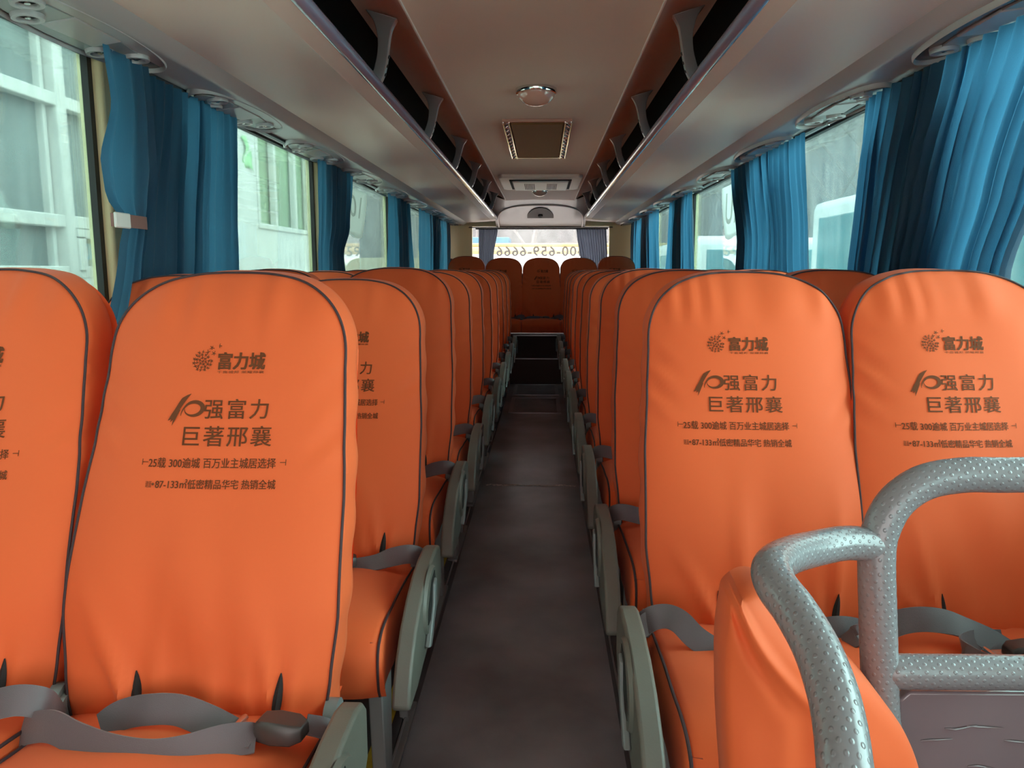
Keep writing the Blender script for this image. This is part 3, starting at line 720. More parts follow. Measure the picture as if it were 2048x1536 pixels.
# luggage racks
def rack_make(side):
    root = empty('luggage_rack', (sx(side, .8), Y0, EYE + .63)); 
    nm = 'left' if side < 0 else 'right'
    tag(root, 'long open overhead luggage rack along the %s side of the coach' % nm, 'luggage rack', 'overhead luggage racks')
    def L(h, z): return (side*(h - .8), z - .63)
    ye = 10.60 - Y0
    und = [L(.99, .632), L(.90, .635), L(.80, .639), L(.72, .643), L(.655, .649), L(.648, .6465), L(.641, .6497), L(.60, .653), L(.582, .658), L(.566, .672)]
    mb = MB(); ys = [0.0, 3, 6, 9, ye]
    mb.grid([[(x, y, z) for x, z in und] for y in ys]); mb.build('shelf_panel', M_rack, root, ang=25)
    # glossy round lip
    lip = [L(.578 + .0225*math.cos(2*PI*k/16), .674 + .021*math.sin(2*PI*k/16)) for k in range(16)]
    mb = MB(); mb.prism(lip, 'y', 0, ye); mb.build('front_lip', M_lip, root, ang=40)
    mb = MB(); ins = [L(.59, .69), L(1.17, .668), L(1.19, .70), L(1.19, .90), L(1.10, .93), L(.60, .895), L(.56, .874)]
    mb.grid([[(x, y, z) for x, z in ins] for y in (0, ye)]); mb.build('rack_lining', M_rackin, root, ang=30)
    # hooped brackets
    for yb in (1.62, 2.88, 4.10, 5.32, 6.50, 7.72, 8.92):
        front = cat([(-.462, .842, -.13), (-.488, .815, -.10), (-.505, .780, -.06), (-.520, .740, -.02), (-.540, .700, .02), (-.565, .668, .05)], 5)
        inner = cat([(-.57, .872, -.13), (-.550, .845, -.10), (-.545, .805, -.06), (-.555, .762, -.02), (-.575, .725, .02), (-.598, .685, .05)], 5)
        mb = MB(); A = []
        for f, i2 in zip(front, inner):
            fx, fz = L(-f.x, f.y); ix, iz = L(-i2.x, i2.y)
            yy = yb - Y0 + f.z; A.append([(fx, yy - .014, fz), (fx, yy + .014, fz), (ix, yy + .02, iz), (ix, yy - .02, iz)])
        mb.grid(A, True); mb.f.append((0, 1, 2, 3)); k = len(A)*4; mb.f.append((k-4, k-3, k-2, k-1))
        b = mb.build('bracket', M_bracket, root, bevel=.003, ang=50)
        dt = MB()
        for q in (14, 17, 20):
            fx, fz = L(-front[q].x, front[q].y)
            yy = yb - Y0 + front[q].z; dt.tube([(fx, yy, fz), (fx - side*.003, yy, fz - .001)], .006, 10)
        dt.build('bracket_button', M_dark, b)
    return root
racks = [rack_make(-1), rack_make(1)]
o = MB().box(sx(-1, 1.12), sx(-1, .70), 3.55, 5.35, EYE + .695, EYE + .78).build('flat_carton', M_paper, bevel=.004); tag(o, 'long pale flat carton lying inside the left luggage rack', 'carton')
o = MB().box(sx(1, .66), sx(1, .72), 4.0, 6.3, EYE + .695, EYE + .715).build('metal_strip', M_bracket, bevel=.003); tag(o, 'thin metal strip lying inside the right luggage rack', 'metal strip')

# service panels beneath the racks with air outlets
def stadium(L, Wd, n=14, p=2.4):
    out = []
    for k in range(4*n):
        a = 2*PI*k/(4*n); c, s = math.cos(a), math.sin(a)
        out.append((Wd/2*math.copysign(abs(c)**(2/p), c), L/2*math.copysign(abs(s)**(2/1.9), s)))
    return out
def disc(mb, cx, cy, z0, z1, r, n=20, hole=0.0):
    A = [(cx + r*math.cos(2*PI*k/n), cy + r*math.sin(2*PI*k/n), z0) for k in range(n)]
    B = [(cx + r*.93*math.cos(2*PI*k/n), cy + r*.93*math.sin(2*PI*k/n), z1) for k in range(n)]
    o = len(mb.v)
    if hole:
        D = [(cx + hole*math.cos(2*PI*k/n), cy + hole*math.sin(2*PI*k/n), z1) for k in range(n)]
        E = [(cx + hole*.9*math.cos(2*PI*k/n), cy + hole*.9*math.sin(2*PI*k/n), z0) for k in range(n)]
        mb.grid([A, B, D, E], True)
    else:
        mb.grid([A, B], True); mb.f.append(tuple(o + n + k for k in range(n)))
def vent_proto():
    root = empty('service_panel')
    mb = MB(); S = stadium(.76, .205); rows = []
    for q, z in ((1.0, .004), (.99, -.012), (.965, -.016), (.945, -.012), (.94, -.002)):
        rows.append([(x*q, y*(q*.5 + .5) if q > .9 else y*(.92 - (.9 - q)*.3), z) for x, y in S])
    mb.grid(rows, True); mb.build('bezel', M_panel, root, ang=50)
    sc_ = MB(); S3 = stadium(.74, .197); sc_.v += [(x, y, -.0035) for x, y in S3]; sc_.f.append(tuple(range(len(S3)))); sc_.build('recess_shade', M_recess_shade, root)  # flat dark sheet painted as the shaded recess wall; nothing is cut in
    pl = MB(); S2 = [(x + .020, y) for x, y in stadium(.63, .135)]; o = len(pl.v); pl.v += [(x, y, -.0075) for x, y in S2]; pl.f.append(tuple(range(len(S2))))
    pl.grid([[(x, y, .003) for x, y in S2], [(x, y, -.0065) for x, y in S2], [(x*.985 + .0003, y*.99, -.0085) for x, y in S2]], True); pl.build('insert', M_panel_in, root)
    for (x, y) in ((-.012, -.235), (.045, -.150), (-.012, .235), (.045, .150)):
        nz = MB(); disc(nz, x, y, -.003, -.018, .038, 22, .025); q = nz.build('air_nozzle', M_panel, root, ang=30)
        c = MB(); disc(c, x, y, -.004, -.010, .0205, 16); c.build('nozzle_core', M_dark, q)
        c = MB(); disc(c, x, y, -.009, -.016, .007, 10); c.build('nozzle_knob', M_chrome, q)
    g = MB(); g.prism([(-.05, -.09), (.04, -.11), (.055, .09), (-.045, .11)], 'z', -.011, -.003); g.build('speaker_cover', M_panel, root, bevel=.004)
    t = MB(); disc(t, 0.068, .30, -.008, -.020, .008, 10); t.build('reading_light', M_chrome, root)
    return root
vp = None; VN = ['first', 'second', 'third', 'fourth', 'fifth', 'sixth', 'seventh', 'eighth', 'ninth']
for side, nm in ((-1, 'left'), (1, 'right')):
    pts = [(sx(side, .985), EYE + .634), (sx(side, 1.03), EYE + .603), (sx(side, 1.045), EYE + .600), (sx(side, 1.235), EYE + .614), (sx(side, 1.255), EYE + .612), (sx(side, 1.26), EYE + .66), (sx(side, .985), EYE + .66)]
    o = MB().prism(pts, 'y', Y0, 10.56).build('trim_service_panel_' + nm, M_panel, ang=30, bevel=.003); tag(o, kind='structure')
    for k in range(9):
        if vp is None: vp = vent_proto(); v = vp
        else: v = copy_tree(vp)
        yc = 2.03 + 1.027*k
        v.location = (sx(side, 1.142), yc, EYE + .6075)
        v.rotation_euler = (0, math.atan2(.014, .19), PI)
        if side < 0: v.scale = (1, 1, 1)
        if side > 0: v.rotation_euler = (0, -math.atan2(.014, .19), 0)
        tag(v, 'oval grey air outlet panel under the %s rack, %s from the front' % (nm, VN[k]), 'air outlet', 'oval air outlet panels under the luggage racks')

# ceiling fittings
lt = empty('ceiling_lamp', (CX, 3.61, EYE + .80)); tag(lt, 'round pinkish dome lamp on the ceiling in front of the roof hatch', 'lamp', 'ceiling dome lamps')
def dome(root, r, d):
    mb = MB(); n = 28
    mb.grid([[(rr*math.cos(2*PI*k/n), rr*math.sin(2*PI*k/n), z) for k in range(n)] for rr, z in ((r*.99, .004), (r, -.006), (r*.96, -.016), (r*.88, -.018))], True)
    mb.build('lamp_rim', M_chrome, root)
    mb = MB(); rows = []
    for i in range(10):
        a = PI/2*i/9; rows.append([(r*.9*math.cos(a)*math.cos(2*PI*k/n)*(1 + .012*math.cos(14*PI*k/n)), r*.9*math.cos(a)*math.sin(2*PI*k/n), -.012 - d*math.sin(a)) for k in range(n)])
    mb.grid(rows, True); mb.build('lamp_lens', M_lampshell, root)
dome(lt, .094, .058)
l2 = empty('ceiling_lamp', (CX, 8.0, EYE + .80)); tag(l2, 'small round dome lamp behind the ceiling grille near the rear', 'lamp', 'ceiling dome lamps'); dome(l2, .085, .05)
ht = empty('roof_hatch', (CX, 4.98, EYE + .80)); tag(ht, 'rectangular brown roof hatch with shiny ribbed side frames', 'roof hatch')
MB().box(-.145, .145, -.64, .64, -.018, .004).build('hatch_cover', M_hatch, ht, bevel=.008)
for s in (-1, 1):
    m2 = MB()
    m2.box(min(s*.15, s*.188), max(s*.15, s*.188), -.67, .67, -.014, .004)
    q = m2.build('hatch_frame', M_lampshell, ht, bevel=.004)
    m3 = MB()
    for k in range(11): m3.tube([(s*.162, -.62 + .12*k, -.016), (s*.176, -.57 + .12*k, -.018)], .006, 8)
    m3.tube([(s*.186, -.67, -.014), (s*.186, .67, -.014)], .005, 8); m3.tube([(s*.152, -.67, -.016), (s*.152, .67, -.016)], .004, 8)
    m3.build('frame_rib', M_chrome, q)
for ya in (-.685, .66): MB().box(-.188, .188, ya, ya + .025, -.012, .004).build('hatch_frame', M_lampshell, ht, bevel=.004)
gr = empty('air_intake_grille', (CX + .01, 7.18, EYE + .80)); tag(gr, 'wide pale slotted air intake grille on the rear ceiling', 'grille')
MB().prism([(-.33,-.50),(.33,-.50),(.36,-.44),(.36,.44),(.33,.50),(-.33,.50),(-.36,.44),(-.36,-.44)], 'z', -.03, .004).build('grille_surround', M_rack, gr, bevel=.01)
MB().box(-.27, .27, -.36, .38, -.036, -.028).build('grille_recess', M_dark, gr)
MB().box(-.245, .245, -.33, .36, -.050, -.034).build('grille_panel', M_white, gr, bevel=.012)
for s in (-1, 1):
    m3 = MB()
    for k in range(7): m3.box(s*.10 - .042 + .0135*k, s*.10 - .042 + .0135*k + .006, -.22, .26, -.0515, -.0495)
    m3.build('grille_slots', M_dark, gr)

# curtains
def curtain(name, side, tab0, tab1, ztop, zbot, npl, amp, xh, m, label, seed=0, parent=None, groupn='blue window curtains', plane='x', nz=22, sharp=1.0):
    rnd = random.Random(seed); npts = npl*9
    ph = [0.0]
    for i in range(npts): ph.append(ph[-1] + (0.6 + 0.8*rnd.random() if i % 9 else 0.4 + 1.4*rnd.random()))
    tot = ph[-1]; rows = []
    amps = [0.5 + 0.9*rnd.random() for _ in range(npl + 2)]
    for j in range(nz + 1):
        z = ztop + (zbot - ztop)*j/nz; h = z - EYE
        a, b = lerp_tab(tab0, h), lerp_tab(tab1, h); r = []
        for i in range(npts + 1):
            s = ph[i]/tot; k = i/9
            am = amp*(amps[int(k)]*(1 - (k % 1)) + amps[int(k) + 1]*(k % 1))*(0.55 + 0.45*min(1, j/5))
            w = math.sin(2*PI*k + 0.25*math.sin(h*4 + i*.05 + seed))
            w = math.copysign(abs(w)**0.7, w)
            off = am*w + .004*noise.noise(Vector((s*9, h*3, seed)))
            skew = 0.35*(b - a)/npl*math.sin(h*2.5 + amps[int(k)]*9)*math.sin(PI*s)
            y = a + (b - a)*s + skew*.5 + am*.4*math.cos(2*PI*k)
            r.append((sx(side, xh) - side*(off + .02), y, z) if plane == 'x' else (a + (b - a)*s, xh + off, z))
        rows.append(r)
    mb = MB(); mb.grid(rows)
    o = mb.build(name, m, parent, recalc=False, ang=80)
    if parent is None: tag(o, label, 'curtain', groupn)
    return o
ZT_, ZB_ = EYE + .598, EYE - .34
Yp = ypos
def T(*a): return [(h, Yp(v, h)) for h, v in sorted(a)]
c1 = empty('window_curtain', (sx(-1, 1.20), 2.3, EYE)); tag(c1, 'blue curtain gathered in a strap by the nearest left pillar', 'curtain', 'blue window curtains')
def local_parent(o, p):
    for v in o.data.vertices: v.co -= p.location
    o.parent = p
q = curtain('pleated_panel', -1, T((.6, 2.30), (.1, 2.22), (-.35, 2.15)), T((.6, 3.02), (.1, 3.03), (-.35, 3.05)), ZT_, ZB_, 13, .015, 1.205, M_curtain, '', 3); local_parent(q, c1)
q = curtain('gathered_panel', -1, T((.6, 2.00), (.45, 2.04), (.3, 2.0), (.2, 2.03), (.13, 2.12), (.05, 2.10), (-.35, 1.98)), T((.6, 2.24), (.4, 2.27), (.3, 2.29), (.2, 2.27), (.13, 2.24), (.0, 2.22), (-.35, 2.17)), ZT_, ZB_, 3, .014, 1.165, M_curtain, '', 5, nz=34); local_parent(q, c1)
# strap
tb = MB(); zt = EYE + .135; P = []
for y, xh in ((Yp(2.022), 1.135), (Yp(2.03), 1.124), (Yp(2.09), 1.120), (Yp(2.16), 1.122), (Yp(2.20), 1.130), (Yp(2.215), 1.17)):
    P.append((sx(-1, xh) - c1.location.x, y - c1.location.y, zt - EYE, 0, 0, 1))
ribbon(tb, P, 6, w=.036, th=.0015); t1 = tb.build('tieback_strap', M_strapb, c1)
tb = MB(); xx = sx(-1, 1.122) - c1.location.x
tb.box(xx - .004, xx + .004, Yp(2.018) - c1.location.y, Yp(2.095) - c1.location.y, zt - EYE - .021, zt - EYE + .021); tb.build('strap_clip', M_white, t1, bevel=.004)
curtain('window_curtain', -1, T((.6, 4.10), (-.35, 4.12)), T((.6, 4.84), (.25, 4.78), (.1, 4.62), (-.1, 4.72), (-.35, 4.75)), ZT_, ZB_, 7, .018, 1.20, M_curtain, 'dark blue curtain at the second left pillar, beside the greenish window', 8)
curtain('window_curtain', -1, T((.6, 5.95), (-.35, 5.98)), T((.6, 7.00), (.0, 7.22), (-.35, 7.3)), ZT_, ZB_, 7, .02, 1.20, M_curtain, 'blue curtain at the third left pillar', 12)
curtain('window_curtain', -1, T((.6, 7.48), (-.35, 7.52)), T((.6, 10.0), (-.35, 10.0)), ZT_, ZB_, 10, .022, 1.20, M_curtain, 'wide blue curtain at the rear end of the left windows', 15)
curtain('window_curtain', 1, T((.6, 1.55), (.2, 1.80), (0, 1.92), (-.35, 2.0)), T((.6, 2.76), (-.05, 2.92), (-.35, 2.97)), ZT_, ZB_, 19, .021, 1.195, M_curtain, 'wide blue curtain at the nearest right pillar', 21)
curtain('window_curtain', 1, T((.6, 3.42), (.1, 3.36), (-.35, 3.28)), T((.6, 4.76), (.15, 4.56), (-.35, 4.68)), ZT_, ZB_, 17, .016, 1.20, M_curtain, 'blue curtain at the second right pillar', 27)
curtain('window_curtain', 1, T((.6, 5.95), (-.35, 5.85)), T((.6, 7.05), (0, 7.25), (-.35, 7.3)), ZT_, ZB_, 8, .018, 1.20, M_curtain, 'blue curtain at the third right pillar', 31)
curtain('window_curtain', 1, T((.6, 7.68), (-.35, 7.50)), T((.6, 10.0), (-.35, 10.1)), ZT_, ZB_, 10, .02, 1.20, M_curtain, 'wide blue curtain at the rear end of the right windows', 33)
def rear_cur(x0, x1, xb0, xb1, lab, sd):
    return curtain('rear_curtain', 1, [(-.35, xb0), (.0, xb0), (.55, x0)], [(-.35, xb1), (.2, xb1), (.55, x1)], EYE + .54, EYE - .2, 12, .016, 10.44, M_curtainB, lab, sd, groupn='grey-blue rear window curtains', plane='y')
rear_cur(-.86, -.60, -.86, -.66, 'narrow grey-blue striped curtain left of the rear window', 41)
rear_cur(.44, .84, .52, .86, 'grey-blue striped curtain right of the rear window', 45)
for side, nm in ((-1, 'left'), (1, 'right')):
    o = MB().box(min(sx(side, 1.195), sx(side, 1.215)), max(sx(side, 1.195), sx(side, 1.215)), 1.0, 10.0, EYE + .600, EYE + .611).build('curtain_rail', M_rail); tag(o, 'dark curtain rail above the %s side windows' % nm, 'curtain rail', 'curtain rails')
o = MB().tube([(-.90, 10.44, EYE + .545), (.86, 10.44, EYE + .545)], .010, 8).build('curtain_rail', M_rail); tag(o, 'dark curtain rail above the rear window', 'curtain rail', 'curtain rails')

# ------------------------------------------------------------------ handrail and partition at the front right
ROT = cam.rotation_euler.to_matrix()
def at(u, v, d):
    """point seen at photo pixel (u, v), d metres ahead of the camera"""
    return Vector((0, 0, EYE)) + ROT @ Vector(((u - 1024)/1538*d, (768 - v)/1538*d, -d))
def sleeve(name, pts, r, parent, m=None, n=28, per=14):
    """swept tube with UVs for the dimples"""
    pts = [Vector(p) for p in pts]; N = len(pts); up = None; V = []; F = []; UV = []; L = 0; Ls = []
    for i, p in enumerate(pts):
        if i: L += (p - pts[i-1]).length
        Ls.append(L); t = (pts[min(i+1, N-1)] - pts[max(i-1, 0)]).normalized()
        if up is None: up = Vector((0, 0, 1)) if abs(t.z) < .8 else Vector((0, 1, 0))
        a = t.cross(up).normalized(); b = a.cross(t).normalized(); up = b
        for k in range(n): V.append(p + (a*math.cos(2*PI*k/n) + b*math.sin(2*PI*k/n))*r)
    for i in range(N - 1):
        for k in range(n):
            k2 = (k + 1) % n; F.append((i*n + k, i*n + k2, (i+1)*n + k2, (i+1)*n + k))
            UV += [(k/n*per, Ls[i]/.0088), ((k+1)/n*per, Ls[i]/.0088), ((k+1)/n*per, Ls[i+1]/.0088), (k/n*per, Ls[i+1]/.0088)]
    F.append(tuple(range(n))[::-1]); UV += [(0, 0)]*n; F.append(tuple((N-1)*n + k for k in range(n))); UV += [(0, 0)]*n
    me = bpy.data.meshes.new(name); me.from_pydata([tuple(v) for v in V], [], F)
    ul = me.uv_layers.new(name='UVMap')
    for i, uv in enumerate(UV): ul.data[i].uv = uv
    me.materials.append(m or M_foam); me.shade_smooth()
    o = bpy.data.objects.new(name, me); C.objects.link(o); o.parent = parent
    return o
hr = empty('handrail'); tag(hr, 'grey dimpled padded handrail with a bent loop beside the front right seats', 'handrail')
D = 0.96; R = .0222
jp = at(1755, 1090, D)
loopp = cat([jp + Vector((.0, .0, 0)), at(1690, 1086, .945), at(1625, 1098, .91), at(1575, 1112, .86), at(1545, 1135, .81), at(1552, 1170, .775), at(1590, 1222, .735), at(1632, 1295, .69), at(1662, 1375, .65), at(1680, 1455, .618), at(1692, 1560, .585), at(1705, 1700, .56)] + [at(1705, 1700, .56) + Vector((.001, -.012 - .01*k, -.10*k - .06)) for k in (0, 2, 4, 6)], 7)
sleeve('loop_rail', loopp, R - .0011, hr)
post = cat([Vector((at(1765, 1640, D).x, at(1765, 1640, D).y, .0)), at(1765, 1640, D), at(1760, 1400, D), at(1756, 1250, D), at(1753, 1110, D), at(1764, 1052, D), at(1795, 1000, D), at(1850, 964, D), at(1925, 950, D), at(2010, 950, D), at(2120, 948, D), at(2300, 945, D), at(2960, 940, D)], 7)
sleeve('post_rail', post, R, hr)
sleeve('cross_rail', [at(1758 + i*30, 1342 + i*.3, D) for i in range(41)], R - .0008, hr)
pb = empty('partition_board'); tag(pb, 'mauve film-wrapped partition board below the handrail', 'partition board')
p00 = at(1800, 1384, D + .006); p10 = at(2900, 1394, D + .006)
mb = MB(); zb = .10
x0, x1 = p00.x, p10.x; yy0, yy1 = p00.y, p10.y; zt0 = p00.z
A = [(x0, yy0, zb), (x1, yy1, zb), (x1, yy1, p10.z), (x0 + .012, yy0, zt0), (x0, yy0, zt0 - .012)]
B = [(a, b + .016, c) for a, b, c in A]
k = len(A); mb.add(A + B, [tuple(range(k)), tuple(range(k, 2*k))[::-1]] + [(i, (i+1) % k, k + (i+1) % k, k + i) for i in range(k)])
mb.build('board', M_board, pb, bevel=.003)
cr = MB(); rc = random.Random(9)
for i in range(7):
    bx = x0 + .02 + .25*rc.random(); bz = zt0 - .02 - .12*rc.random(); yb = yy0 - .0012 + (bx - x0)/(x1 - x0)*(yy1 - yy0)
    cr.tube([(bx, yb, bz), (bx + .012, yb - .0015, bz - .001 + .004*rc.random()), (bx + .03 + .02*rc.random(), yb, bz - .004 + .01*rc.random())], [.0006, .0014, .0004], 6)
cr.build('film_crease', M_board, pb)

# fold-up jump seat, covered like the others
def jump():
    root = empty('jump_seat', (0, 0, 0)); tag(root, 'orange covered fold-up jump seat standing behind the bent grey handrail loop', 'jump seat')
    d0 = .83
    left = [(1462, 1215), (1450, 1300), (1449, 1400), (1452, 1500), (1462, 1640), (1475, 1800)]
    rightp = [(1560, 1205), (1640, 1270), (1712, 1340), (1765, 1400), (1812, 1470), (1842, 1560), (1850, 1700), (1845, 1800)]
    Lc = cat([(a, b, 0) for a, b in left], 8); Rc = cat([(a, b, 0) for a, b in rightp], 8)
    n = 64
    def samp(cv, t):
        f = t*(len(cv) - 1); i = min(int(f), len(cv) - 2); return cv[i].lerp(cv[i+1], f - i)
    front = []; back = []
    for j in range(n + 1):
        t = j/n; a = samp(Lc, t**1.1); b = samp(Rc, t**.9); r = []; rb = []
        tt = min(1, j/12)
        for i in range(61):
            s = i/60; u = a.x + (b.x - a.x)*s; v = a.y + (b.y - a.y)*s
            v -= 34*math.sin(PI*min(1, s*1.0))**.7*(1 - tt)**2 * .9
            e = math.sin(PI*s)**.45 * math.sin(PI/2*min(1, (j + 1)/15))**.6
            fold = .005*math.sin(s*24 + t*9)*math.exp(-((t - .55)/.13)**2)*math.exp(-((s - .45)/.22)**2) - .012*math.exp(-((s - .10 - 1.05*t)/.07)**2)*max(0, 1 - t*1.9) + .010*math.exp(-((s - .02 - .75*t)/.05)**2)*max(0, 1 - t*2.2) - .006*math.exp(-((s - .62 - .3*(t - .6))/.035)**2)*math.exp(-((t - .62)/.14)**2) + .004*noise.noise(Vector((s*4, t*5, 2)))
            p = at(u, v, d0 + .02*t + .045*s); q = at(u, v, d0 + .02*t + .045*s)
            r.append(p + Vector((0, -.035*e + fold, 0))); rb.append(q + Vector((.005, .075 + .015*e, -.004)))
        front.append(r); back.append(rb)
    mb = MB(); mb.grid(front); mb.grid(back)
    loop = [r[0] for r in front] ; loopb = [r[0] for r in back]
    mb.grid([loop, loopb]); mb.grid([[r[-1] for r in front], [r[-1] for r in back]]); mb.grid([front[0], back[0]]); mb.grid([front[-1], back[-1]])
    o = mb.build('seat_pad', M_orange, root, ang=75)
    # overlapping flap of the cover at the left upper edge
    fl = []
    for i in range(13):
        t = i/12; u = 1457 + 60*t + 130*t*t; v = 1212 + 6*math.sin(t*4) + 200*t**2.2
        fl.append([at(u, v - 20 + 4*t, d0 - .032), at(u + 20, v - 24, d0 - .034)])
    st = MB(); st.box(.40, .50, .80, .92, 0.0, .03); st.box(.43, .47, .84, .88, .03, .5); st.build('pedestal', M_leg, root)
    return root
jump()

# ------------------------------------------------------------------ outdoors
GZ = -1.15
o = MB().box(-60, 60, -30, 90, GZ - .1, GZ).build('ground', M_ground); tag(o, kind='structure')
# building on the left: glazed bay, plaster pier, greenish window
b = empty('depot_building', (-4.3, 5, GZ)); tag(b, 'white plastered building with large white-framed windows outside the left side', 'building')
def part(name, m, boxes, parent, bevel=0.0):
    mb = MB()
    off = Vector((0, 0, 0)); p = parent
    while p is not None: off += p.location; p = p.parent
    for q in boxes: mb.box(*[q[i] - off[i//2] for i in range(6)])
    return mb.build(name, m, parent, bevel=bevel)
XB = -4.25
part('wall', M_plaster, [(XB - .35, XB, 9.5, 11.55, GZ, 4.5), (XB - .35, XB, 11.55, 14.2, GZ, EYE + .66), (XB - .35, XB, 11.55, 14.2, 3.9, 4.5), (XB - .35, XB, 14.1, 14.6, GZ, 4.5),
                         (XB - .35, XB, -6, 9.5, GZ, EYE - .05), (XB - .35, XB, -6, 9.5, 4.0, 4.5), (XB - 5, XB - .3, 14.2, 14.6, GZ, 4.5)], b)
fr = [(XB - .10, XB + .02, y - .07, y + .07, EYE - .05, 4.0) for y in (-.1, 1.7, 3.45, 5.15, 6.88, 8.6)]
fr += [(XB - .09, XB + .01, -6, 9.5, h - .055, h + .055) for h in (EYE - .02, EYE + .43, EYE + 1.47, EYE + 2.6)]
wf = part('window_frame', M_frame, fr, b, .01)
part('pane', M_bglass, [(XB - .16, XB - .12, -6, 9.5, EYE - .05, 4.0)], wf)
part('reveal_frame', M_frame, [(XB - .12, XB - .06, y - .16, y - .11, EYE, 4.0) for y in (3.45, 5.15, 6.88, 8.6)], wf)
part('casement_frame', M_frame, [(XB - .05, XB + .03, 6.95, 8.53, EYE + .29, EYE + .37), (XB - .05, XB + .03, 6.95, 7.07, EYE, EYE + .3)], wf)
part('blue_reflection', M_blue2, [(XB - .119, XB - .11, 6.9, 7.9, EYE + .10, EYE + .25)], wf)  # blue plate painted as a reflection in the lower panes
part('tile_reflection', M_beige, [(XB - .119, XB - .11, 4.0, 5.9, EYE + .08, EYE + .28), (XB - .112, XB - .10, 7.02, 7.30, EYE + .13, EYE + .22), (XB - .112, XB - .10, 7.45, 7.72, EYE + .13, EYE + .22)], wf)  # reflected tile colours painted as plates on the panes
part('reflected_grout_lines', M_busglass, [(XB - .112, XB - .10, 4.0, 6.0, EYE + .275, EYE + .29), (XB - .112, XB - .10, 4.0, 6.0, EYE + .07, EYE + .085), (XB - .112, XB - .10, 5.0, 5.03, EYE, EYE + .4)], wf)  # dark lines of the painted tile reflection
g2 = part('window_frame', M_frame, [(XB - .08, XB + .02, y - .045, y + .045, EYE + .66, 3.9) for y in (11.6, 12.35, 13.35, 14.1)] + [(XB - .08, XB + .03, 11.55, 14.15, EYE + .62, EYE + .70)], b, .01)
part('pane', M_bglass2, [(XB - .14, XB - .10, 11.55, 14.2, EYE + .6, 3.9)], g2)
st = MB(); rows = []
for j in range(9):
    t = j/8; rows.append([(XB + .012 + .02*math.sin(t*5 + i), 11.12 + .28*(i/4) + .08*math.sin(t*6) - .12*(1 - t) + .05*t, EYE + 1.85 - .42*t + .03*math.sin(i)) for i in range(5)])
st.grid(rows); o = st.build('green_sheet', M_green); tag(o, 'pale green sheet stuck on the white building wall', 'sheet')
sol = o.modifiers.new('solid', 'SOLIDIFY'); sol.thickness = .004

# coach parked on the right, and one behind
def coach(name, x0, x1, y0, y1, top, body, glassm, label, wy=None, wx=None):
    r = empty(name, ((x0 + x1)/2, (y0 + y1)/2, GZ)); tag(r, label, 'coach', 'parked coaches outside')
    part('body', body, [(x0, x1, y0, y1, GZ + .35, top)], r, .12)
    part('window_band', glassm, [(x0 - .012, x1 + .012, y0 + .35, y1 - .35, top - 1.20, top - .24), (x0 + .2, x1 - .2, y0 - .012, y1 + .012, top - 1.25, top - .2)], r, .02)
    for yy in ((y0 + 2.0, y1 - 2.6) if (y1 - y0) > (x1 - x0) else (y0 + .2, y1 - .2)):
        for xx in ((x0, x1) if (y1 - y0) > (x1 - x0) else (x0 + 2, x1 - 2.5)):
            w = MB(); ax = (.14, 0, 0) if (y1 - y0) > (x1 - x0) else (0, .14, 0)
            p = Vector((xx, yy, GZ + .5)) - r.location; w.tube([p - Vector(ax), p + Vector(ax)], .5, 20); w.build('wheel', M_black, r)
    part('roof_unit', body, [(x0 + .4, x1 - .4, (y0 + y1)/2 - (1.2 if (y1-y0) > 4 else .5), (y0 + y1)/2 + (1.2 if (y1-y0) > 4 else .5), top, top + .12)], r, .04)
    return r
coach('white_coach', 4.0, 6.5, 2.2, 11.9, EYE + .985, M_buswhite, M_busglass, 'white coach with teal windows parked alongside the right windows')
coach('white_coach', 2.6, 5.1, 13.5, 20.3, EYE + .55, M_buswhite, M_busglass, 'white coach with teal windows parked farther back on the right')
coach('yellow_coach', -3.4, 6.4, 21, 23.4, EYE + .62, M_yel, M_buswhite, 'yellow coach parked crosswise behind the rear window')
o = MB().box(-16, 22, 27, 27.3, GZ, EYE + .42).build('boundary_wall', M_creamb); tag(o, 'cream boundary wall behind the parked coaches', 'wall')
r = empty('cream_building', (16, 18, GZ)); tag(r, 'low cream building seen past the right windows', 'building')
part('wall', M_creamb, [(11, 21, 16, 24, GZ, EYE + .75)], r)
part('window', M_busglass, [(10.98, 11, 17.2, 17.9, EYE + .0, EYE + .5), (10.98, 11, 19.2, 19.9, EYE, EYE + .5), (10.98, 11, 21.2, 21.9, EYE, EYE + .5)], r)
for k, (xa, xb, h) in enumerate(((-3.6, -1.3, 1.25), (.6, 3.4, 1.0))):
    r = empty('blue_roofed_shed', ((xa + xb)/2, 31, GZ)); tag(r, 'light blue shed roof beyond the rear window, %s one' % ('left' if k == 0 else 'right'), 'shed', 'blue shed roofs')
    part('wall', M_plaster, [(xa + .1, xb - .1, 30.2, 31.8, GZ, EYE + h - .35)], r); part('roof', M_blue, [(xa, xb, 30, 32, EYE + h - .35, EYE + h)], r, .03)
# made-up grey hill, added to cover the overbright sky behind the yard
hm = MB(); rows = []
for j in range(7):
    t = j/6; r = []
    for i in range(61):
        x = -60 + 2*i; hgt = (17 + 1.5*math.sin(x*.11) + 1.2*math.sin(x*.31 + 1) + .5*math.sin(x*1.3) + .35*math.sin(x*2.9 + t*3))*math.sin(t*PI/2)
        r.append((x, 52 + 16*t + 3*math.sin(x*.07), GZ + hgt))
    rows.append(r)
hm.grid(rows)
o = hm.build('added_backdrop_hill', mat('grey_backdrop_hill', (.085, .085, .084), .95, bump=1.0, bscale=1.2, var=.30, vscale=1.6, stretch=(1, 1, .25)), recalc=False); tag(o, kind='structure')
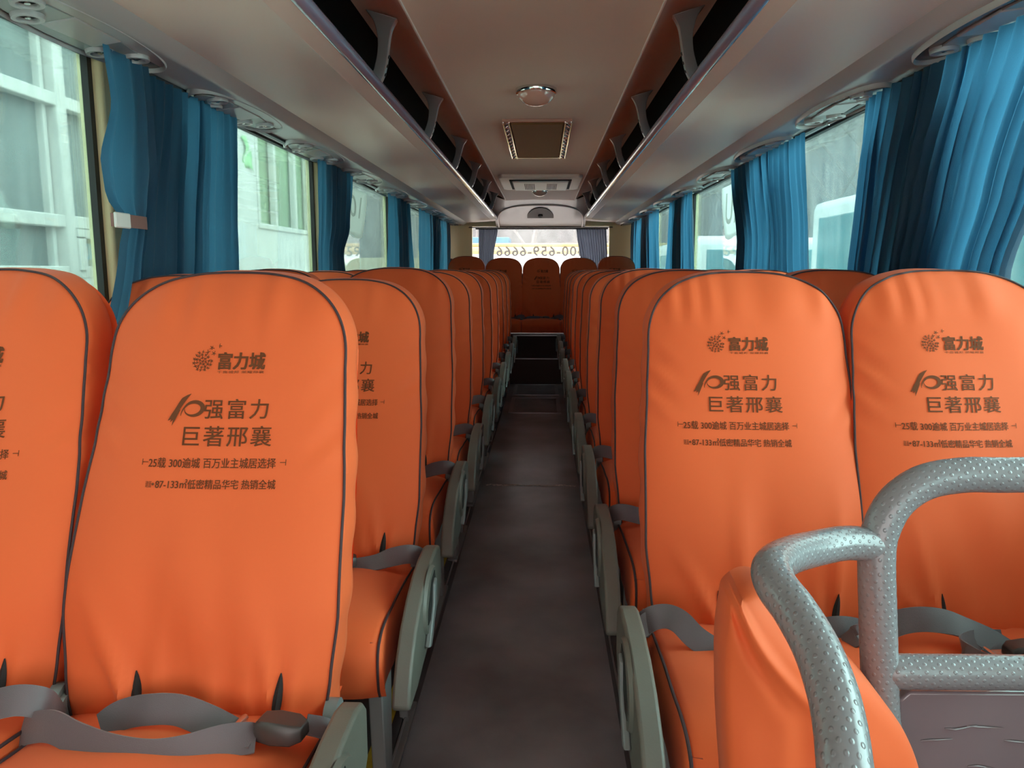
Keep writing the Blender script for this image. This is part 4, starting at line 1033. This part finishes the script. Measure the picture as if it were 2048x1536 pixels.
# bare trees
def tree(x, y, h, label, sd, leanx=0.0):
    rnd = random.Random(sd); mb = MB()
    def br(p, d, L, r, lev):
        n = 4; pts = [p]; dd = d.copy()
        for i in range(n):
            dd = (dd + Vector((rnd.uniform(-.16, .16), rnd.uniform(-.16, .16), rnd.uniform(-.02, .12)))).normalized(); pts.append(pts[-1] + dd*L/n)
        mb.tube(pts, [r*(1 - .55*i/n) for i in range(n + 1)], 5 if lev < 2 else 3, cap=False)
        if lev >= 4: return
        nk = 6 if lev < 1 else 7
        for k in range(nk):
            t = .25 + .75*k/(nk - 1) if lev else .3 + .7*k/(nk - 1)
            i = min(n - 1, int(t*n)); q = pts[i].lerp(pts[i+1], t*n - i)
            a = rnd.uniform(0, 2*PI); side = Vector((math.cos(a), math.sin(a), rnd.uniform(.1, .8)))
            br(q, (dd*.7 + side).normalized(), L*rnd.uniform(.45, .66), r*.42, lev + 1)
    br(Vector((0, 0, 0)), Vector((leanx, 0, 1)).normalized(), h, h*.014, 0)
    o = mb.build('bare_tree', M_bark, recalc=False, loc=(x, y, GZ)); tag(o, label, 'tree', 'bare trees outside')
    return o
t0 = None
spots = [(8.3, 22.5, 10.5, 'behind the white coach'), (11.0, 28, 12, 'farther back behind the white coach'), (7.2, 32, 10, 'behind the second white coach'), (14.5, 12, 11, 'well to the right of the white coach'),
         (-5.5, 36, 11, 'leftmost beyond the rear window'), (-3.2, 38, 12, 'second from left beyond the rear window'), (-1.0, 35, 11, 'left of centre beyond the rear window'), (.9, 39, 12, 'at the centre beyond the rear window'),
         (2.8, 36, 11, 'right of centre beyond the rear window'), (4.8, 38, 12, 'second from right beyond the rear window'), (6.8, 36, 11, 'rightmost beyond the rear window'), (-9, 33, 11, 'left beyond the white building')]
tp = [tree(*spots[0][:3], 'bare grey tree ' + spots[0][3], 1), tree(*spots[1][:3], 'bare grey tree ' + spots[1][3], 2), tree(*spots[4][:3], 'bare grey tree ' + spots[4][3], 3)]
for i, s in enumerate(spots):
    if i in (0, 1, 4): continue
    c = tp[i % 3].copy(); C.objects.link(c); c.location = (s[0], s[1], GZ); c.rotation_euler = (0, 0, i*1.7); c.scale = (1, 1, .9 + .05*(i % 4)); tag(c, 'bare grey tree ' + s[3], 'tree')

# white stickers on the side glass, faint lettering
def win_sticker(side, ya, yb, za, zb, label, body):
    xg = sx(side, 1.279); o = MB()
    rows = []
    for j in range(13):
        t = j/12; z = za + (zb - za)*t; bow = .16*(1 - t)**1.6*(yb - ya)
        rows.append([(xg, ya + (yb - ya - bow*1.5)*(i/6), z + .02*math.sin(i)*(j == 0)) for i in range(7)])
    o.grid(rows); s = o.build('window_sticker', M_sticker); s.modifiers.new('s', 'SOLIDIFY').thickness = .002
    tag(s, label, 'sticker', 'white stickers on the side windows')
    V, F, w = text_mesh(body, (zb - za)*.62, .01, 1.2)
    me = bpy.data.meshes.new('sticker_print'); k = (yb - ya)*.7/w
    me.from_pydata([(xg - side*.004, (ya + .08*(yb-ya) + v[0]*k) , za + (zb - za)*.24 + v[1]) for v in V], [], F); me.materials.append(M_sticktext2)
    q = bpy.data.objects.new('sticker_print', me); C.objects.link(q); q.parent = s
win_sticker(-1, ypos(4.95), ypos(5.72), EYE + .24, EYE + .56, 'white sticker with faint grey lettering on the third left window', '(0/')
win_sticker(1, ypos(4.80), ypos(5.45), EYE + .22, EYE + .56, 'white sticker with faint grey lettering on the third right window', 'AU')
